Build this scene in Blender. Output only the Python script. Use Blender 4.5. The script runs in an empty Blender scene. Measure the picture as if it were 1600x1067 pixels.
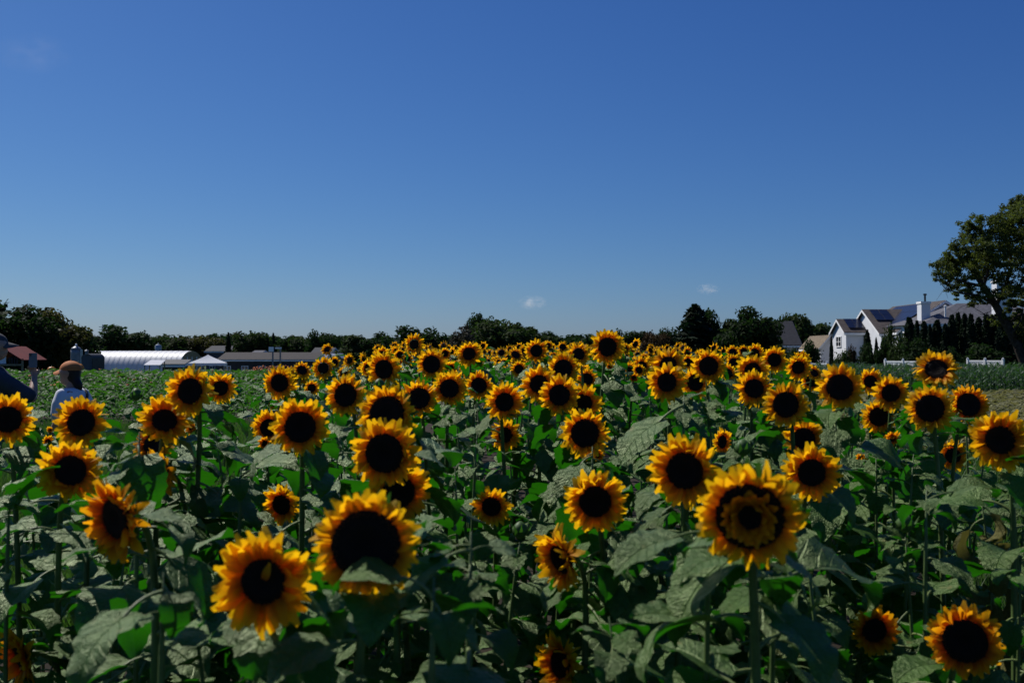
import bpy, math, random
import numpy as np
from mathutils import Vector, Matrix, Euler

# ------------------------------------------------------------------ camera, sky, sun, exposure
S = bpy.context.scene
COL = S.collection
R = math.radians
F = 1600 * 35 / 36.0            # focal length in photo pixels
CAMZ = 1.6
PITCH = R(0.72)
cd = bpy.data.cameras.new('camera')
cam = bpy.data.objects.new('camera', cd)
COL.objects.link(cam)
cam.location = (0, 0, CAMZ)
cam.rotation_euler = (R(90) + PITCH, 0, 0)
cd.lens = 35
cd.sensor_width = 36
cd.clip_start = 0.05
cd.clip_end = 12000
cd.dof.use_dof = True
cd.dof.focus_distance = 9.0
cd.dof.aperture_fstop = 6.3
S.camera = cam

SUN_AZ = R(-47)                 # measured from +Y, negative = to the left of the view
SUN_EL = R(47)
w = bpy.data.worlds.new('World')
S.world = w
w.use_nodes = True
nt = w.node_tree
sky = nt.nodes.new('ShaderNodeTexSky')
sky.sky_type = 'NISHITA'
sky.sun_disc = False
sky.sun_elevation = SUN_EL
sky.sun_rotation = SUN_AZ
sky.air_density = 1.0
sky.dust_density = 0.35
sky.ozone_density = 6.0
sep = nt.nodes.new('ShaderNodeSeparateColor')    # the camera's tone response and white balance, per channel
com = nt.nodes.new('ShaderNodeCombineColor')
nt.links.new(sky.outputs[0], sep.inputs[0])
for i, (g_, k_) in enumerate(((1.335, 0.396), (1.144, 0.702), (0.856, 1.743))):
    pw = nt.nodes.new('ShaderNodeMath'); pw.operation = 'POWER'; pw.inputs[1].default_value = g_
    ml = nt.nodes.new('ShaderNodeMath'); ml.operation = 'MULTIPLY'; ml.inputs[1].default_value = k_
    nt.links.new(sep.outputs[i], pw.inputs[0]); nt.links.new(pw.outputs[0], ml.inputs[0]); nt.links.new(ml.outputs[0], com.inputs[i])
bg = nt.nodes['Background']
nt.links.new(com.outputs[0], bg.inputs[0])
bg.inputs[1].default_value = 0.05
sl = bpy.data.lights.new('sun', 'SUN')
so = bpy.data.objects.new('sun', sl)
COL.objects.link(so)
sl.energy = 5.0
sl.angle = R(0.53)
sl.color = (1.0, 0.965, 0.91)
SUN = Vector((math.sin(SUN_AZ) * math.cos(SUN_EL), math.cos(SUN_AZ) * math.cos(SUN_EL), math.sin(SUN_EL)))
so.rotation_euler = SUN.to_track_quat('Z', 'Y').to_euler()
so.location = (0, 0, 50)
S.view_settings.view_transform = 'Standard'
S.view_settings.look = 'None'
S.view_settings.exposure = 0.0
S.view_settings.gamma = 1.0
S.render.engine = 'CYCLES'
S.cycles.max_bounces = 6
S.cycles.diffuse_bounces = 1
S.cycles.volume_bounces = 3
S.cycles.transparent_max_bounces = 6

random.seed(11)
RND = random.Random(5)
NP = np.random.default_rng(7)

# ------------------------------------------------------------------ helpers
def px(x, y, D):
    """photo pixel + depth along the view -> world point"""
    dx, dz = (x - 800) / F, (533.5 - y) / F
    dy, dz2 = math.cos(PITCH) - dz * math.sin(PITCH), math.sin(PITCH) + dz * math.cos(PITCH)
    return Vector((dx / dy * D, D, CAMZ + dz2 / dy * D))

def topx(p):
    """world points (n,3) -> photo pixels, depth"""
    p = np.atleast_2d(np.asarray(p, float))
    y, z = p[:, 1], p[:, 2] - CAMZ
    c, s = math.cos(PITCH), math.sin(PITCH)
    d = y * c + z * s
    u = z * c - y * s
    d = np.where(d < .05, .05, d)
    return 800 + p[:, 0] / d * F, 533.5 - u / d * F, d

def sst(a, b, v):
    t = min(1, max(0, (v - a) / (b - a)))
    return t * t * (3 - 2 * t)

def gz(x, y):
    return -1.6 * sst(52, 92, y) - 0.8 * sst(92, 170, y)

def tag(o, label=None, cat=None, group=None, kind=None):
    if label: o['label'] = label
    if cat: o['category'] = cat
    if group: o['group'] = group
    if kind: o['kind'] = kind
    return o

def link(name, data, parent=None, mat=None):
    o = bpy.data.objects.new(name, data)
    COL.objects.link(o)
    if parent: o.parent = parent
    if mat is not None: o.matrix_local = mat
    return o

def empty(name, loc=(0, 0, 0), rz=0):
    o = link(name, None)
    o.location = loc
    o.rotation_euler = (0, 0, rz)
    o.empty_display_size = 0.1
    return o

class MB:
    """collects verts / faces / uvs / material slots, builds one mesh"""
    def __init__(s):
        s.v, s.f, s.m, s.uv = [], [], [], []
    def add(s, vs, fs, mi=0, uvs=None):
        b = len(s.v)
        s.v += [tuple(p) for p in vs]
        s.uv += list(uvs) if uvs is not None else [(0.5, 0.5)] * len(vs)
        for f in fs:
            s.f.append([i + b for i in f])
            s.m.append(mi)
        return s
    def box(s, x0, x1, y0, y1, z0, z1, mi=0, bev=0):
        vs = [(x, y, z) for z in (z0, z1) for y in (y0, y1) for x in (x0, x1)]
        return s.add(vs, [(0, 2, 3, 1), (4, 5, 7, 6), (0, 1, 5, 4), (2, 6, 7, 3), (0, 4, 6, 2), (1, 3, 7, 5)], mi)
    def poly(s, vs, mi=0):
        return s.add(vs, [tuple(range(len(vs)))], mi)
    def slab(s, quad, th, mi=0):
        """a thick plate from four corners, extruded against its normal"""
        q = [Vector(p) for p in quad]
        n = (q[1] - q[0]).cross(q[2] - q[0]).normalized() * th
        vs = q + [p - n for p in q]
        k = len(q)
        fs = [tuple(range(k)), tuple(range(2 * k - 1, k - 1, -1))] + [(i, i + k, (i + 1) % k + k, (i + 1) % k) for i in range(k)]
        return s.add(vs, fs, mi)
    def tube(s, pts, rads, n=6, mi=0, cap=True):
        pts = [Vector(p) for p in pts]
        vs, fs, uvs = [], [], []
        ref = Vector((0, 1, 0.2)).normalized()
        for i, p in enumerate(pts):
            t = (pts[min(i + 1, len(pts) - 1)] - pts[max(i - 1, 0)]).normalized()
            a = t.cross(ref)
            if a.length < 1e-3: a = t.cross(Vector((1, 0, 0)))
            a.normalize()
            b = t.cross(a)
            for k in range(n):
                an = 2 * math.pi * k / n
                vs.append(p + (a * math.cos(an) + b * math.sin(an)) * rads[i])
                uvs.append((k / n, i / (len(pts) - 1)))
        for i in range(len(pts) - 1):
            for k in range(n):
                fs.append((i * n + k, i * n + (k + 1) % n, (i + 1) * n + (k + 1) % n, (i + 1) * n + k))
        if cap:
            fs.append(tuple(range(n - 1, -1, -1)))
            fs.append(tuple((len(pts) - 1) * n + k for k in range(n)))
        return s.add(vs, fs, mi, uvs)
    def lathe(s, prof, n=20, mi=0, c=(0, 0, 0)):
        vs, fs, uvs = [], [], []
        for i, (r, z) in enumerate(prof):
            for k in range(n):
                an = 2 * math.pi * k / n
                vs.append((c[0] + r * math.cos(an), c[1] + r * math.sin(an), c[2] + z))
                uvs.append((k / n, i / (len(prof) - 1)))
        for i in range(len(prof) - 1):
            for k in range(n):
                fs.append((i * n + k, i * n + (k + 1) % n, (i + 1) * n + (k + 1) % n, (i + 1) * n + k))
        fs.append(tuple(range(n - 1, -1, -1)))
        fs.append(tuple((len(prof) - 1) * n + k for k in range(n)))
        return s.add(vs, fs, mi, uvs)
    def mesh(s, name, mats, smooth=False):
        return rawmesh(name, np.array(s.v, np.float32), [len(f) for f in s.f], np.array([i for f in s.f for i in f], np.int32),
                       np.array(s.m, np.int32), np.array(s.uv, np.float32), mats, smooth)
    def build(s, name, mats, parent=None, smooth=False):
        return link(name, s.mesh(name, mats, smooth), parent)

def rawmesh(name, V, counts, loops, mi, uv, mats, smooth=False):
    me = bpy.data.meshes.new(name)
    counts = np.asarray(counts, np.int32)
    me.vertices.add(len(V)); me.vertices.foreach_set('co', np.ascontiguousarray(V, np.float32).ravel())
    me.loops.add(len(loops)); me.loops.foreach_set('vertex_index', np.asarray(loops, np.int32))
    me.polygons.add(len(counts))
    st = np.zeros(len(counts), np.int32); st[1:] = np.cumsum(counts)[:-1]
    me.polygons.foreach_set('loop_start', st)
    try: me.polygons.foreach_set('loop_total', counts)
    except Exception: pass
    me.polygons.foreach_set('material_index', np.asarray(mi, np.int32))
    me.polygons.foreach_set('use_smooth', np.full(len(counts), bool(smooth)))
    if uv is not None:
        ul = me.uv_layers.new(name='UVMap')
        ul.data.foreach_set('uv', np.ascontiguousarray(uv[np.asarray(loops)], np.float32).ravel())
    for m in (mats if isinstance(mats, (list, tuple)) else [mats]): me.materials.append(m)
    me.update(calc_edges=True)
    return me

def arr(mb):
    """template arrays from an MB"""
    return (np.array(mb.v, np.float32), np.array([len(f) for f in mb.f], np.int32),
            np.array([i for f in mb.f for i in f], np.int32), np.array(mb.m, np.int32), np.array(mb.uv, np.float32))

def merged(name, items, mats, smooth=True):
    """items: list of (template arrays, 4x4 matrix) -> one mesh"""
    Vs, Cs, Ls, Ms, Us, b = [], [], [], [], [], 0
    for t, M in items:
        A = np.array(M, np.float32)
        Vs.append(t[0] @ A[:3, :3].T + A[:3, 3]); Cs.append(t[1]); Ls.append(t[2] + b); Ms.append(t[3]); Us.append(t[4])
        b += len(t[0])
    return rawmesh(name, np.concatenate(Vs), np.concatenate(Cs), np.concatenate(Ls), np.concatenate(Ms), np.concatenate(Us), mats, smooth)

def TRS(loc, rot=(0, 0, 0), sc=1):
    if not hasattr(sc, '__len__'): sc = (sc, sc, sc)
    return Matrix.Translation(loc) @ Euler(rot, 'XYZ').to_matrix().to_4x4() @ Matrix.Diagonal((*sc, 1))

# ------------------------------------------------------------------ materials
def N(nt, t, **kw):
    n = nt.nodes.new(t)
    for k, v in kw.items():
        if k in n.inputs: n.inputs[k].default_value = v
        else: setattr(n, k, v)
    return n

def ramp(nt, src, stops):
    r = nt.nodes.new('ShaderNodeValToRGB')
    e = r.color_ramp.elements
    while len(e) < len(stops): e.new(0.5)
    for el, (p, c) in zip(e, stops):
        el.position = p; el.color = (*c, 1)
    nt.links.new(src, r.inputs[0])
    return r.outputs[0]

def mat(name, col, rough=0.7, var=0.25, scale=8.0, bump=0.0, bscale=40.0, spec=0.3, metal=0.0, transl=None, tfac=0.3, objrand=0.0, coords='Object', sheen=0):
    """principled + noise colour variation (+ optional translucency for leaves and petals)"""
    m = bpy.data.materials.new(name); m.use_nodes = True
    t = m.node_tree; L = t.links.new
    p = t.nodes['Principled BSDF']; out = t.nodes['Material Output']
    tc = N(t, 'ShaderNodeTexCoord')
    no = N(t, 'ShaderNodeTexNoise'); no.inputs['Scale'].default_value = scale; no.inputs['Detail'].default_value = 4
    L(tc.outputs[coords], no.inputs['Vector'])
    lo = tuple(max(0, c * (1 - var)) for c in col); hi = tuple(min(1, c * (1 + var)) for c in col)
    c = ramp(t, no.outputs['Fac'], [(0.3, lo), (0.7, hi)])
    if objrand:
        oi = N(t, 'ShaderNodeObjectInfo')
        mr = N(t, 'ShaderNodeMapRange'); mr.inputs['To Min'].default_value = 1 - objrand; mr.inputs['To Max'].default_value = 1 + objrand
        L(oi.outputs['Random'], mr.inputs['Value'])
        hs = N(t, 'ShaderNodeHueSaturation'); L(mr.outputs[0], hs.inputs['Value']); L(c, hs.inputs['Color']); c = hs.outputs[0]
    L(c, p.inputs['Base Color'])
    p.inputs['Roughness'].default_value = rough
    p.inputs['Specular IOR Level'].default_value = spec
    p.inputs['Metallic'].default_value = metal
    if sheen: p.inputs['Sheen Weight'].default_value = sheen
    if bump:
        n2 = N(t, 'ShaderNodeTexNoise'); n2.inputs['Scale'].default_value = bscale; n2.inputs['Detail'].default_value = 3
        L(tc.outputs[coords], n2.inputs['Vector'])
        bp = N(t, 'ShaderNodeBump'); bp.inputs['Strength'].default_value = bump; L(n2.outputs['Fac'], bp.inputs['Height'])
        L(bp.outputs[0], p.inputs['Normal'])
    if transl:
        tr = N(t, 'ShaderNodeBsdfTranslucent'); tr.inputs['Color'].default_value = (*transl, 1)
        mx = N(t, 'ShaderNodeMixShader'); mx.inputs[0].default_value = tfac
        L(p.outputs[0], mx.inputs[1]); L(tr.outputs[0], mx.inputs[2]); L(mx.outputs[0], out.inputs[0])
    return m

def leaf_mat(name, lo, hi, tr, rough=0.42, spec=0.5, tfac=0.3):
    """sunflower leaf: veins from the leaf's own uv, matt hairy sheen, light shining through"""
    m = bpy.data.materials.new(name); m.use_nodes = True
    t = m.node_tree; L = t.links.new
    p = t.nodes['Principled BSDF']; out = t.nodes['Material Output']
    uv = N(t, 'ShaderNodeUVMap'); sp = N(t, 'ShaderNodeSeparateXYZ'); L(uv.outputs[0], sp.inputs[0])
    def M(op, a, b=None, c=None):
        n = N(t, 'ShaderNodeMath', operation=op)
        for i, q in enumerate((a, b, c)):
            if q is None: continue
            if isinstance(q, (int, float)): n.inputs[i].default_value = q
            else: L(q, n.inputs[i])
        return n.outputs[0]
    au = M('ABSOLUTE', M('SUBTRACT', sp.outputs[0], 0.5))
    mid = M('SUBTRACT', 1.0, M('MINIMUM', M('DIVIDE', au, 0.018), 1.0))
    side = M('FRACT', M('MULTIPLY', M('SUBTRACT', sp.outputs[1], M('MULTIPLY', au, 0.55)), 7.0))
    sv = M('SUBTRACT', 1.0, M('MINIMUM', M('DIVIDE', M('ABSOLUTE', M('SUBTRACT', side, 0.5)), 0.07), 1.0))
    vein = M('MAXIMUM', mid, M('MULTIPLY', sv, 0.7))
    tc = N(t, 'ShaderNodeTexCoord')
    no = N(t, 'ShaderNodeTexNoise'); no.inputs['Scale'].default_value = 22; no.inputs['Detail'].default_value = 5
    L(tc.outputs['Object'], no.inputs['Vector'])
    c = ramp(t, no.outputs['Fac'], [(0.32, lo), (0.68, hi)])
    mix = N(t, 'ShaderNodeMix', data_type='RGBA'); L(M('MULTIPLY', vein, 0.45), mix.inputs['Factor']); L(c, mix.inputs['A'])
    mix.inputs['B'].default_value = (hi[0] * 1.5, hi[1] * 1.4, hi[2] * 1.4, 1)
    oi = N(t, 'ShaderNodeObjectInfo')
    mr = N(t, 'ShaderNodeMapRange'); mr.inputs['To Min'].default_value = 0.7; mr.inputs['To Max'].default_value = 1.3
    L(oi.outputs['Random'], mr.inputs['Value'])
    hs = N(t, 'ShaderNodeHueSaturation'); L(mr.outputs[0], hs.inputs['Value']); L(mix.outputs['Result'], hs.inputs['Color'])
    n4 = N(t, 'ShaderNodeTexNoise', noise_dimensions='4D'); n4.inputs['Scale'].default_value = 5; n4.inputs['Detail'].default_value = 6
    L(tc.outputs['Object'], n4.inputs['Vector']); L(M('MULTIPLY', oi.outputs['Random'], 40.0), n4.inputs['W'])
    dm = N(t, 'ShaderNodeMapRange'); dm.inputs['From Min'].default_value = .64; dm.inputs['From Max'].default_value = .72; L(n4.outputs['Fac'], dm.inputs['Value'])
    mx2 = N(t, 'ShaderNodeMix', data_type='RGBA'); L(dm.outputs[0], mx2.inputs['Factor']); L(hs.outputs[0], mx2.inputs['A']); mx2.inputs['B'].default_value = (.13, .12, .035, 1)
    L(mx2.outputs['Result'], p.inputs['Base Color'])
    p.inputs['Roughness'].default_value = rough
    p.inputs['Specular IOR Level'].default_value = spec
    p.inputs['Specular Tint'].default_value = (0.80, 1.0, 0.46, 1)
    p.inputs['Sheen Roughness'].default_value = 0.4
    bp = N(t, 'ShaderNodeBump'); bp.inputs['Strength'].default_value = 0.6; bp.inputs['Distance'].default_value = 0.007
    n2 = N(t, 'ShaderNodeTexNoise'); n2.inputs['Scale'].default_value = 60; n2.inputs['Detail'].default_value = 3
    L(tc.outputs['Object'], n2.inputs['Vector'])
    n3 = N(t, 'ShaderNodeTexNoise'); n3.inputs['Scale'].default_value = 9; n3.inputs['Detail'].default_value = 2
    L(tc.outputs['Object'], n3.inputs['Vector'])
    L(M('SUBTRACT', M('ADD', n2.outputs['Fac'], M('MULTIPLY', n3.outputs['Fac'], 2.5)), vein), bp.inputs['Height']); L(bp.outputs[0], p.inputs['Normal'])
    trn = N(t, 'ShaderNodeBsdfTranslucent'); trn.inputs['Color'].default_value = (*tr, 1)
    mx = N(t, 'ShaderNodeMixShader'); mx.inputs[0].default_value = tfac
    L(p.outputs[0], mx.inputs[1]); L(trn.outputs[0], mx.inputs[2]); L(mx.outputs[0], out.inputs[0])
    return m

def petal_mat(name, base, midc, tip, tr0, tr1, tfac=0.6):
    m = bpy.data.materials.new(name); m.use_nodes = True
    t = m.node_tree; L = t.links.new
    p = t.nodes['Principled BSDF']; out = t.nodes['Material Output']
    uv = N(t, 'ShaderNodeUVMap'); sp = N(t, 'ShaderNodeSeparateXYZ'); L(uv.outputs[0], sp.inputs[0])
    c = ramp(t, sp.outputs[1], [(0.05, base), (0.45, midc), (0.9, tip)])
    mp = N(t, 'ShaderNodeMapping'); mp.inputs['Scale'].default_value = (9, 0.6, 1); L(uv.outputs[0], mp.inputs['Vector'])
    no = N(t, 'ShaderNodeTexNoise'); no.inputs['Scale'].default_value = 2.5; no.inputs['Detail'].default_value = 3; L(mp.outputs[0], no.inputs['Vector'])
    oi = N(t, 'ShaderNodeObjectInfo')
    ad = N(t, 'ShaderNodeMath', operation='MULTIPLY_ADD'); L(no.outputs['Fac'], ad.inputs[0]); ad.inputs[1].default_value = 0.5; L(oi.outputs['Random'], ad.inputs[2])
    mr = N(t, 'ShaderNodeMapRange'); mr.inputs['From Max'].default_value = 1.5; mr.inputs['To Min'].default_value = 0.75; mr.inputs['To Max'].default_value = 1.2
    L(ad.outputs[0], mr.inputs['Value'])
    hs = N(t, 'ShaderNodeHueSaturation'); L(mr.outputs[0], hs.inputs['Value']); L(c, hs.inputs['Color'])
    L(hs.outputs[0], p.inputs['Base Color'])
    p.inputs['Roughness'].default_value = 0.6
    p.inputs['Specular IOR Level'].default_value = 0.2
    bp = N(t, 'ShaderNodeBump'); bp.inputs['Strength'].default_value = 0.35; bp.inputs['Distance'].default_value = 0.002
    L(no.outputs['Fac'], bp.inputs['Height']); L(bp.outputs[0], p.inputs['Normal'])
    c2 = ramp(t, sp.outputs[1], [(0.1, tr0), (0.8, tr1)])
    trn = N(t, 'ShaderNodeBsdfTranslucent'); L(c2, trn.inputs['Color'])
    mx = N(t, 'ShaderNodeMixShader'); mx.inputs[0].default_value = tfac
    L(p.outputs[0], mx.inputs[1]); L(trn.outputs[0], mx.inputs[2]); L(mx.outputs[0], out.inputs[0])
    return m

M_leaf = leaf_mat('sunflower_leaf', (0.022, 0.058, 0.008), (0.050, 0.108, 0.017), (0.030, 0.25, 0.004), rough=.43, spec=.85, tfac=.25)
M_leafdry = leaf_mat('withered_leaf', (0.07, 0.075, 0.025), (0.15, 0.13, 0.05), (0.16, 0.15, 0.03), rough=0.7, spec=0.2, tfac=0.25)
M_petiole = mat('leaf_stalk', (0.16, 0.21, 0.07), 0.5, 0.2, 30, transl=(0.2, 0.3, 0.06), tfac=0.15)
M_stem = mat('flower_stem', (0.085, 0.135, 0.040), 0.5, 0.25, 30, 0.4, 120, sheen=0.0)
M_petal = petal_mat('petal', (0.64, 0.18, 0.003), (0.90, 0.41, 0.006), (0.93, 0.54, 0.010), (0.86, 0.28, 0.003), (0.97, 0.54, 0.006))
M_petal2 = petal_mat('petal_orange', (0.52, 0.10, 0.003), (0.80, 0.28, 0.005), (0.90, 0.44, 0.008), (0.72, 0.17, 0.003), (0.92, 0.42, 0.006))
M_disc = mat('seed_disc', (0.010, 0.006, 0.004), 0.75, 0.5, 60, 0.5, 250, spec=0.15)
M_discrim = mat('disc_rim', (0.095, 0.042, 0.014), 0.75, 0.5, 60, 0.4, 250, spec=0.15)
M_calyx = mat('green_bract', (0.06, 0.12, 0.03), 0.55, 0.25, 40, transl=(0.08, 0.28, 0.02), tfac=0.2)
M_soil = mat('soil', (0.030, 0.023, 0.016), 0.95, 0.4, 3, 0.7, 14, spec=0.1)
M_ground = mat('meadow', (0.045, 0.068, 0.022), 0.95, 0.45, 0.5, 0.5, 6, spec=0.1)
M_grass = mat('grass_blade', (0.045, 0.085, 0.020), 0.6, 0.35, 0.7, transl=(0.08, 0.2, 0.02), tfac=0.3)
M_crop = mat('crop_leaf', (0.042, 0.100, 0.018), 0.6, 0.4, 0.9, transl=(0.07, 0.24, 0.015), tfac=0.3, spec=0.12)
M_corn = mat('corn_leaf', (0.030, 0.062, 0.020), 0.5, 0.4, 0.8, transl=(0.05, 0.15, 0.02), tfac=0.25, spec=0.35)
M_dry = mat('dry_weed', (0.125, 0.125, 0.055), 0.8, 0.4, 2.0, transl=(0.3, 0.3, 0.1), tfac=0.25)
M_blossom = mat('far_blossom', (0.62, 0.16, 0.04), 0.7, 0.4, 2.0)
M_bark = mat('bark', (0.055, 0.043, 0.034), 0.9, 0.4, 6, 0.6, 25, spec=0.1)
FOL = [mat('foliage_dark', (0.022, 0.038, 0.013), 0.8, 0.3, 0.35, transl=(0.03, 0.075, 0.012), tfac=0.22, spec=0.08, objrand=0.25),
       mat('foliage_mid', (0.034, 0.050, 0.016), 0.8, 0.3, 0.35, transl=(0.05, 0.10, 0.015), tfac=0.22, spec=0.08, objrand=0.25),
       mat('foliage_olive', (0.060, 0.060, 0.018), 0.65, 0.4, 0.35, transl=(0.10, 0.11, 0.02), tfac=0.22, spec=0.08, objrand=0.25),
       mat('foliage_conifer', (0.014, 0.027, 0.013), 0.7, 0.4, 0.5, transl=(0.015, 0.04, 0.01), tfac=0.12, spec=0.08, objrand=0.2),
       mat('foliage_rust', (0.055, 0.036, 0.016), 0.7, 0.4, 0.5, transl=(0.08, 0.05, 0.02), tfac=0.2, spec=0.08, objrand=0.2),
       mat('foliage_greyed', (0.050, 0.048, 0.036), 0.7, 0.3, 0.5, transl=(0.05, 0.05, 0.03), tfac=0.2, spec=0.08),
       mat('foliage_pine', (0.062, 0.080, 0.024), 0.7, 0.4, 0.5, transl=(0.11, 0.15, 0.02), tfac=0.4, spec=0.1)]
M_siding = mat('white_siding', (0.68, 0.69, 0.71), 0.6, 0.05, 1.5, 0.05, 6)
M_trim = mat('white_trim', (0.82, 0.82, 0.81), 0.55, 0.04, 2)
M_shingle = mat('brown_shingle', (0.080, 0.068, 0.064), 0.9, 0.3, 3, 0.5, 12, spec=0.15)
M_shingle2 = mat('grey_shingle', (0.11, 0.11, 0.125), 0.9, 0.25, 3, 0.5, 12, spec=0.15)
M_tanroof = mat('tan_shingle', (0.17, 0.135, 0.095), 0.9, 0.25, 3, 0.4, 12, spec=0.15)
M_slate = mat('slate_roof', (0.032, 0.033, 0.040), 0.85, 0.25, 3, 0.4, 10)
M_greywall = mat('grey_wall', (0.10, 0.10, 0.115), 0.8, 0.15, 2)
M_glass = mat('window_glass', (0.012, 0.014, 0.017), 0.06, 0.1, 3, spec=0.6)
M_solar = mat('solar_cell', (0.008, 0.012, 0.032), 0.3, 0.2, 2, spec=0.4)
M_solarfr = mat('solar_frame', (0.02, 0.02, 0.022), 0.4, 0.1, 5)
M_pipe = mat('flue_metal', (0.05, 0.05, 0.05), 0.4, 0.2, 5, metal=0.8)
M_vinyl = mat('vinyl_fence', (0.80, 0.80, 0.79), 0.4, 0.04, 2)
M_film = mat('greenhouse_film', (0.78, 0.79, 0.81), 0.5, 0.06, 0.8, 0.08, 3, spec=0.4, transl=(0.7, 0.7, 0.7), tfac=0.25)
M_wood = mat('weathered_board', (0.30, 0.23, 0.13), 0.85, 0.3, 4)
M_hoop = mat('hoop_steel', (0.45, 0.46, 0.47), 0.4, 0.1, 4, metal=0.6)
M_steel = mat('galvanised_steel', (0.20, 0.215, 0.235), 0.5, 0.2, 2, metal=0.3)
M_tank = mat('blue_silo', (0.30, 0.36, 0.45), 0.5, 0.15, 1)
M_dark = mat('dark_sheet', (0.025, 0.025, 0.028), 0.6, 0.3, 2)
M_shade = mat('shade_roof', (0.026, 0.021, 0.021), 0.85, 0.3, 1.5)
M_canvas = mat('white_canvas', (0.78, 0.79, 0.82), 0.8, 0.04, 2, transl=(0.7, 0.7, 0.75), tfac=0.25)
M_red = mat('red_canvas', (0.14, 0.012, 0.010), 0.8, 0.2, 3)
M_pumpkin = mat('pumpkin_skin', (0.55, 0.22, 0.03), 0.5, 0.25, 8)

# ------------------------------------------------------------------ the ground
def sheet(name, x0, x1, y0, y1, nx, ny, dz, m):
    X = np.linspace(x0, x1, nx + 1); Y = np.linspace(y0, y1, ny + 1)
    V = np.array([(x, y, gz(x, y) + dz) for y in Y for x in X], np.float32)
    fs = [(j * (nx + 1) + i, j * (nx + 1) + i + 1, (j + 1) * (nx + 1) + i + 1, (j + 1) * (nx + 1) + i) for j in range(ny) for i in range(nx)]
    o = link(name, rawmesh(name, V, [4] * len(fs), np.array(fs).ravel(), [0] * len(fs), V[:, :2].copy(), [m], True))
    o['kind'] = 'structure'
    return o
V = []
YS = [-60, -10, 0, 20, 45] + list(range(50, 180, 4)) + [200, 300, 500, 1000, 2500, 6000]
XS = [-6000, -2000, -600, -200, -80, -40, -10, 0, 10, 40, 80, 200, 600, 2000, 6000]
V = np.array([(x, y, gz(x, y)) for y in YS for x in XS], np.float32)
nx = len(XS)
fs = [(j * nx + i, j * nx + i + 1, (j + 1) * nx + i + 1, (j + 1) * nx + i) for j in range(len(YS) - 1) for i in range(nx - 1)]
o = link('ground', rawmesh('ground', V, [4] * len(fs), np.array(fs).ravel(), [0] * len(fs), V[:, :2].copy(), [M_ground], True))
o['kind'] = 'structure'
sheet('sunflower_soil', -2.9, 3.1, 0.3, 40, 6, 20, 0.004, M_soil)
sheet('crop_soil', -60, -3.4, 20.5, 84, 8, 60, 0.004, M_soil)

# ------------------------------------------------------------------ trees
def card_crown(pts, nrm, size, seed, aspect=1.5):
    """leaf clumps: one bent card per point"""
    rg = np.random.default_rng(seed)
    n = len(pts)
    nr = nrm + rg.normal(0, 0.75, (n, 3)); nr /= np.linalg.norm(nr, axis=1)[:, None] + 1e-6
    a = np.cross(nr, rg.normal(0, 1, (n, 3))); a /= np.linalg.norm(a, axis=1)[:, None] + 1e-6
    b = np.cross(nr, a)
    s = (size * rg.uniform(0.6, 1.35, n))[:, None]
    a *= s * aspect * .5; b *= s * .5
    V = np.stack([pts - a, pts + b + nr * s * .12, pts + a, pts - b + nr * s * .12], 1).reshape(-1, 3)
    return V

def crown_mesh(name, lobes, ncards, size, m, seed, up=0.4):
    rg = np.random.default_rng(seed)
    L = np.array(lobes, float)                      # x y z rx ry rz
    wgt = (L[:, 3] * L[:, 4] * L[:, 5]) ** 0.75; wgt /= wgt.sum()
    k = rg.choice(len(L), ncards, p=wgt)
    d = rg.normal(0, 1, (ncards, 3)); d /= np.linalg.norm(d, axis=1)[:, None]
    r = rg.uniform(0, 1, ncards) ** 0.4
    r *= 1 + 0.16 * np.sin(d[:, 0] * 7 + k) * np.sin(d[:, 2] * 6 + k * 2) + rg.normal(0, .05, ncards)
    P = L[k, :3] + d * r[:, None] * L[k, 3:]
    V = card_crown(P, d + np.array([0, 0, up]), size, seed + 1)
    q = np.arange(4 * ncards)
    return rawmesh(name, V, [4] * ncards, q, [0] * ncards, np.tile([(0, .5), (.5, 1), (1, .5), (.5, 0)], (ncards, 1)).astype(np.float32), [m])

def lobes_round(seed, n=22, rx=.5, zc=.54, rz=.46, flat=.0):
    """unit-height broadleaf crown: overlapping lobes of unequal size"""
    r = random.Random(seed); out = [(0, 0, zc, rx * .62, rx * .62, rz * .75)]
    for i in range(n):
        a = r.uniform(0, 6.28); e = r.uniform(-.9, 1.0); c = math.sqrt(max(0, 1 - e * e))
        q = r.uniform(.62, .9); s = r.uniform(.11, .24)
        out.append((rx * q * c * math.cos(a), rx * q * c * math.sin(a), zc + rz * q * e, s * rx * 2, s * rx * 2, s * rx * 1.7))
    return out

def trunk_mesh(seed, h=.55, r=.03, m=None):
    rr = random.Random(seed); b = MB()
    pts = [(0, 0, -.03), (rr.uniform(-.01, .01), 0, h * .3), (rr.uniform(-.02, .02), rr.uniform(-.02, .02), h * .7), (rr.uniform(-.03, .03), 0, h + .2)]
    b.tube(pts, [r * 1.4, r, r * .8, r * .25], 7)
    for i in range(7):
        a = rr.uniform(0, 6.28); z = rr.uniform(h * .45, h * 1.0)
        l = rr.uniform(.2, .36)
        b.tube([(0, 0, z), (l * .5 * math.cos(a), l * .5 * math.sin(a), z + l * .35), (l * math.cos(a), l * math.sin(a), z + l * .8)], [r * .55, r * .38, r * .1], 5)
    return b.mesh('trunk', [m or M_bark], True)

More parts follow.
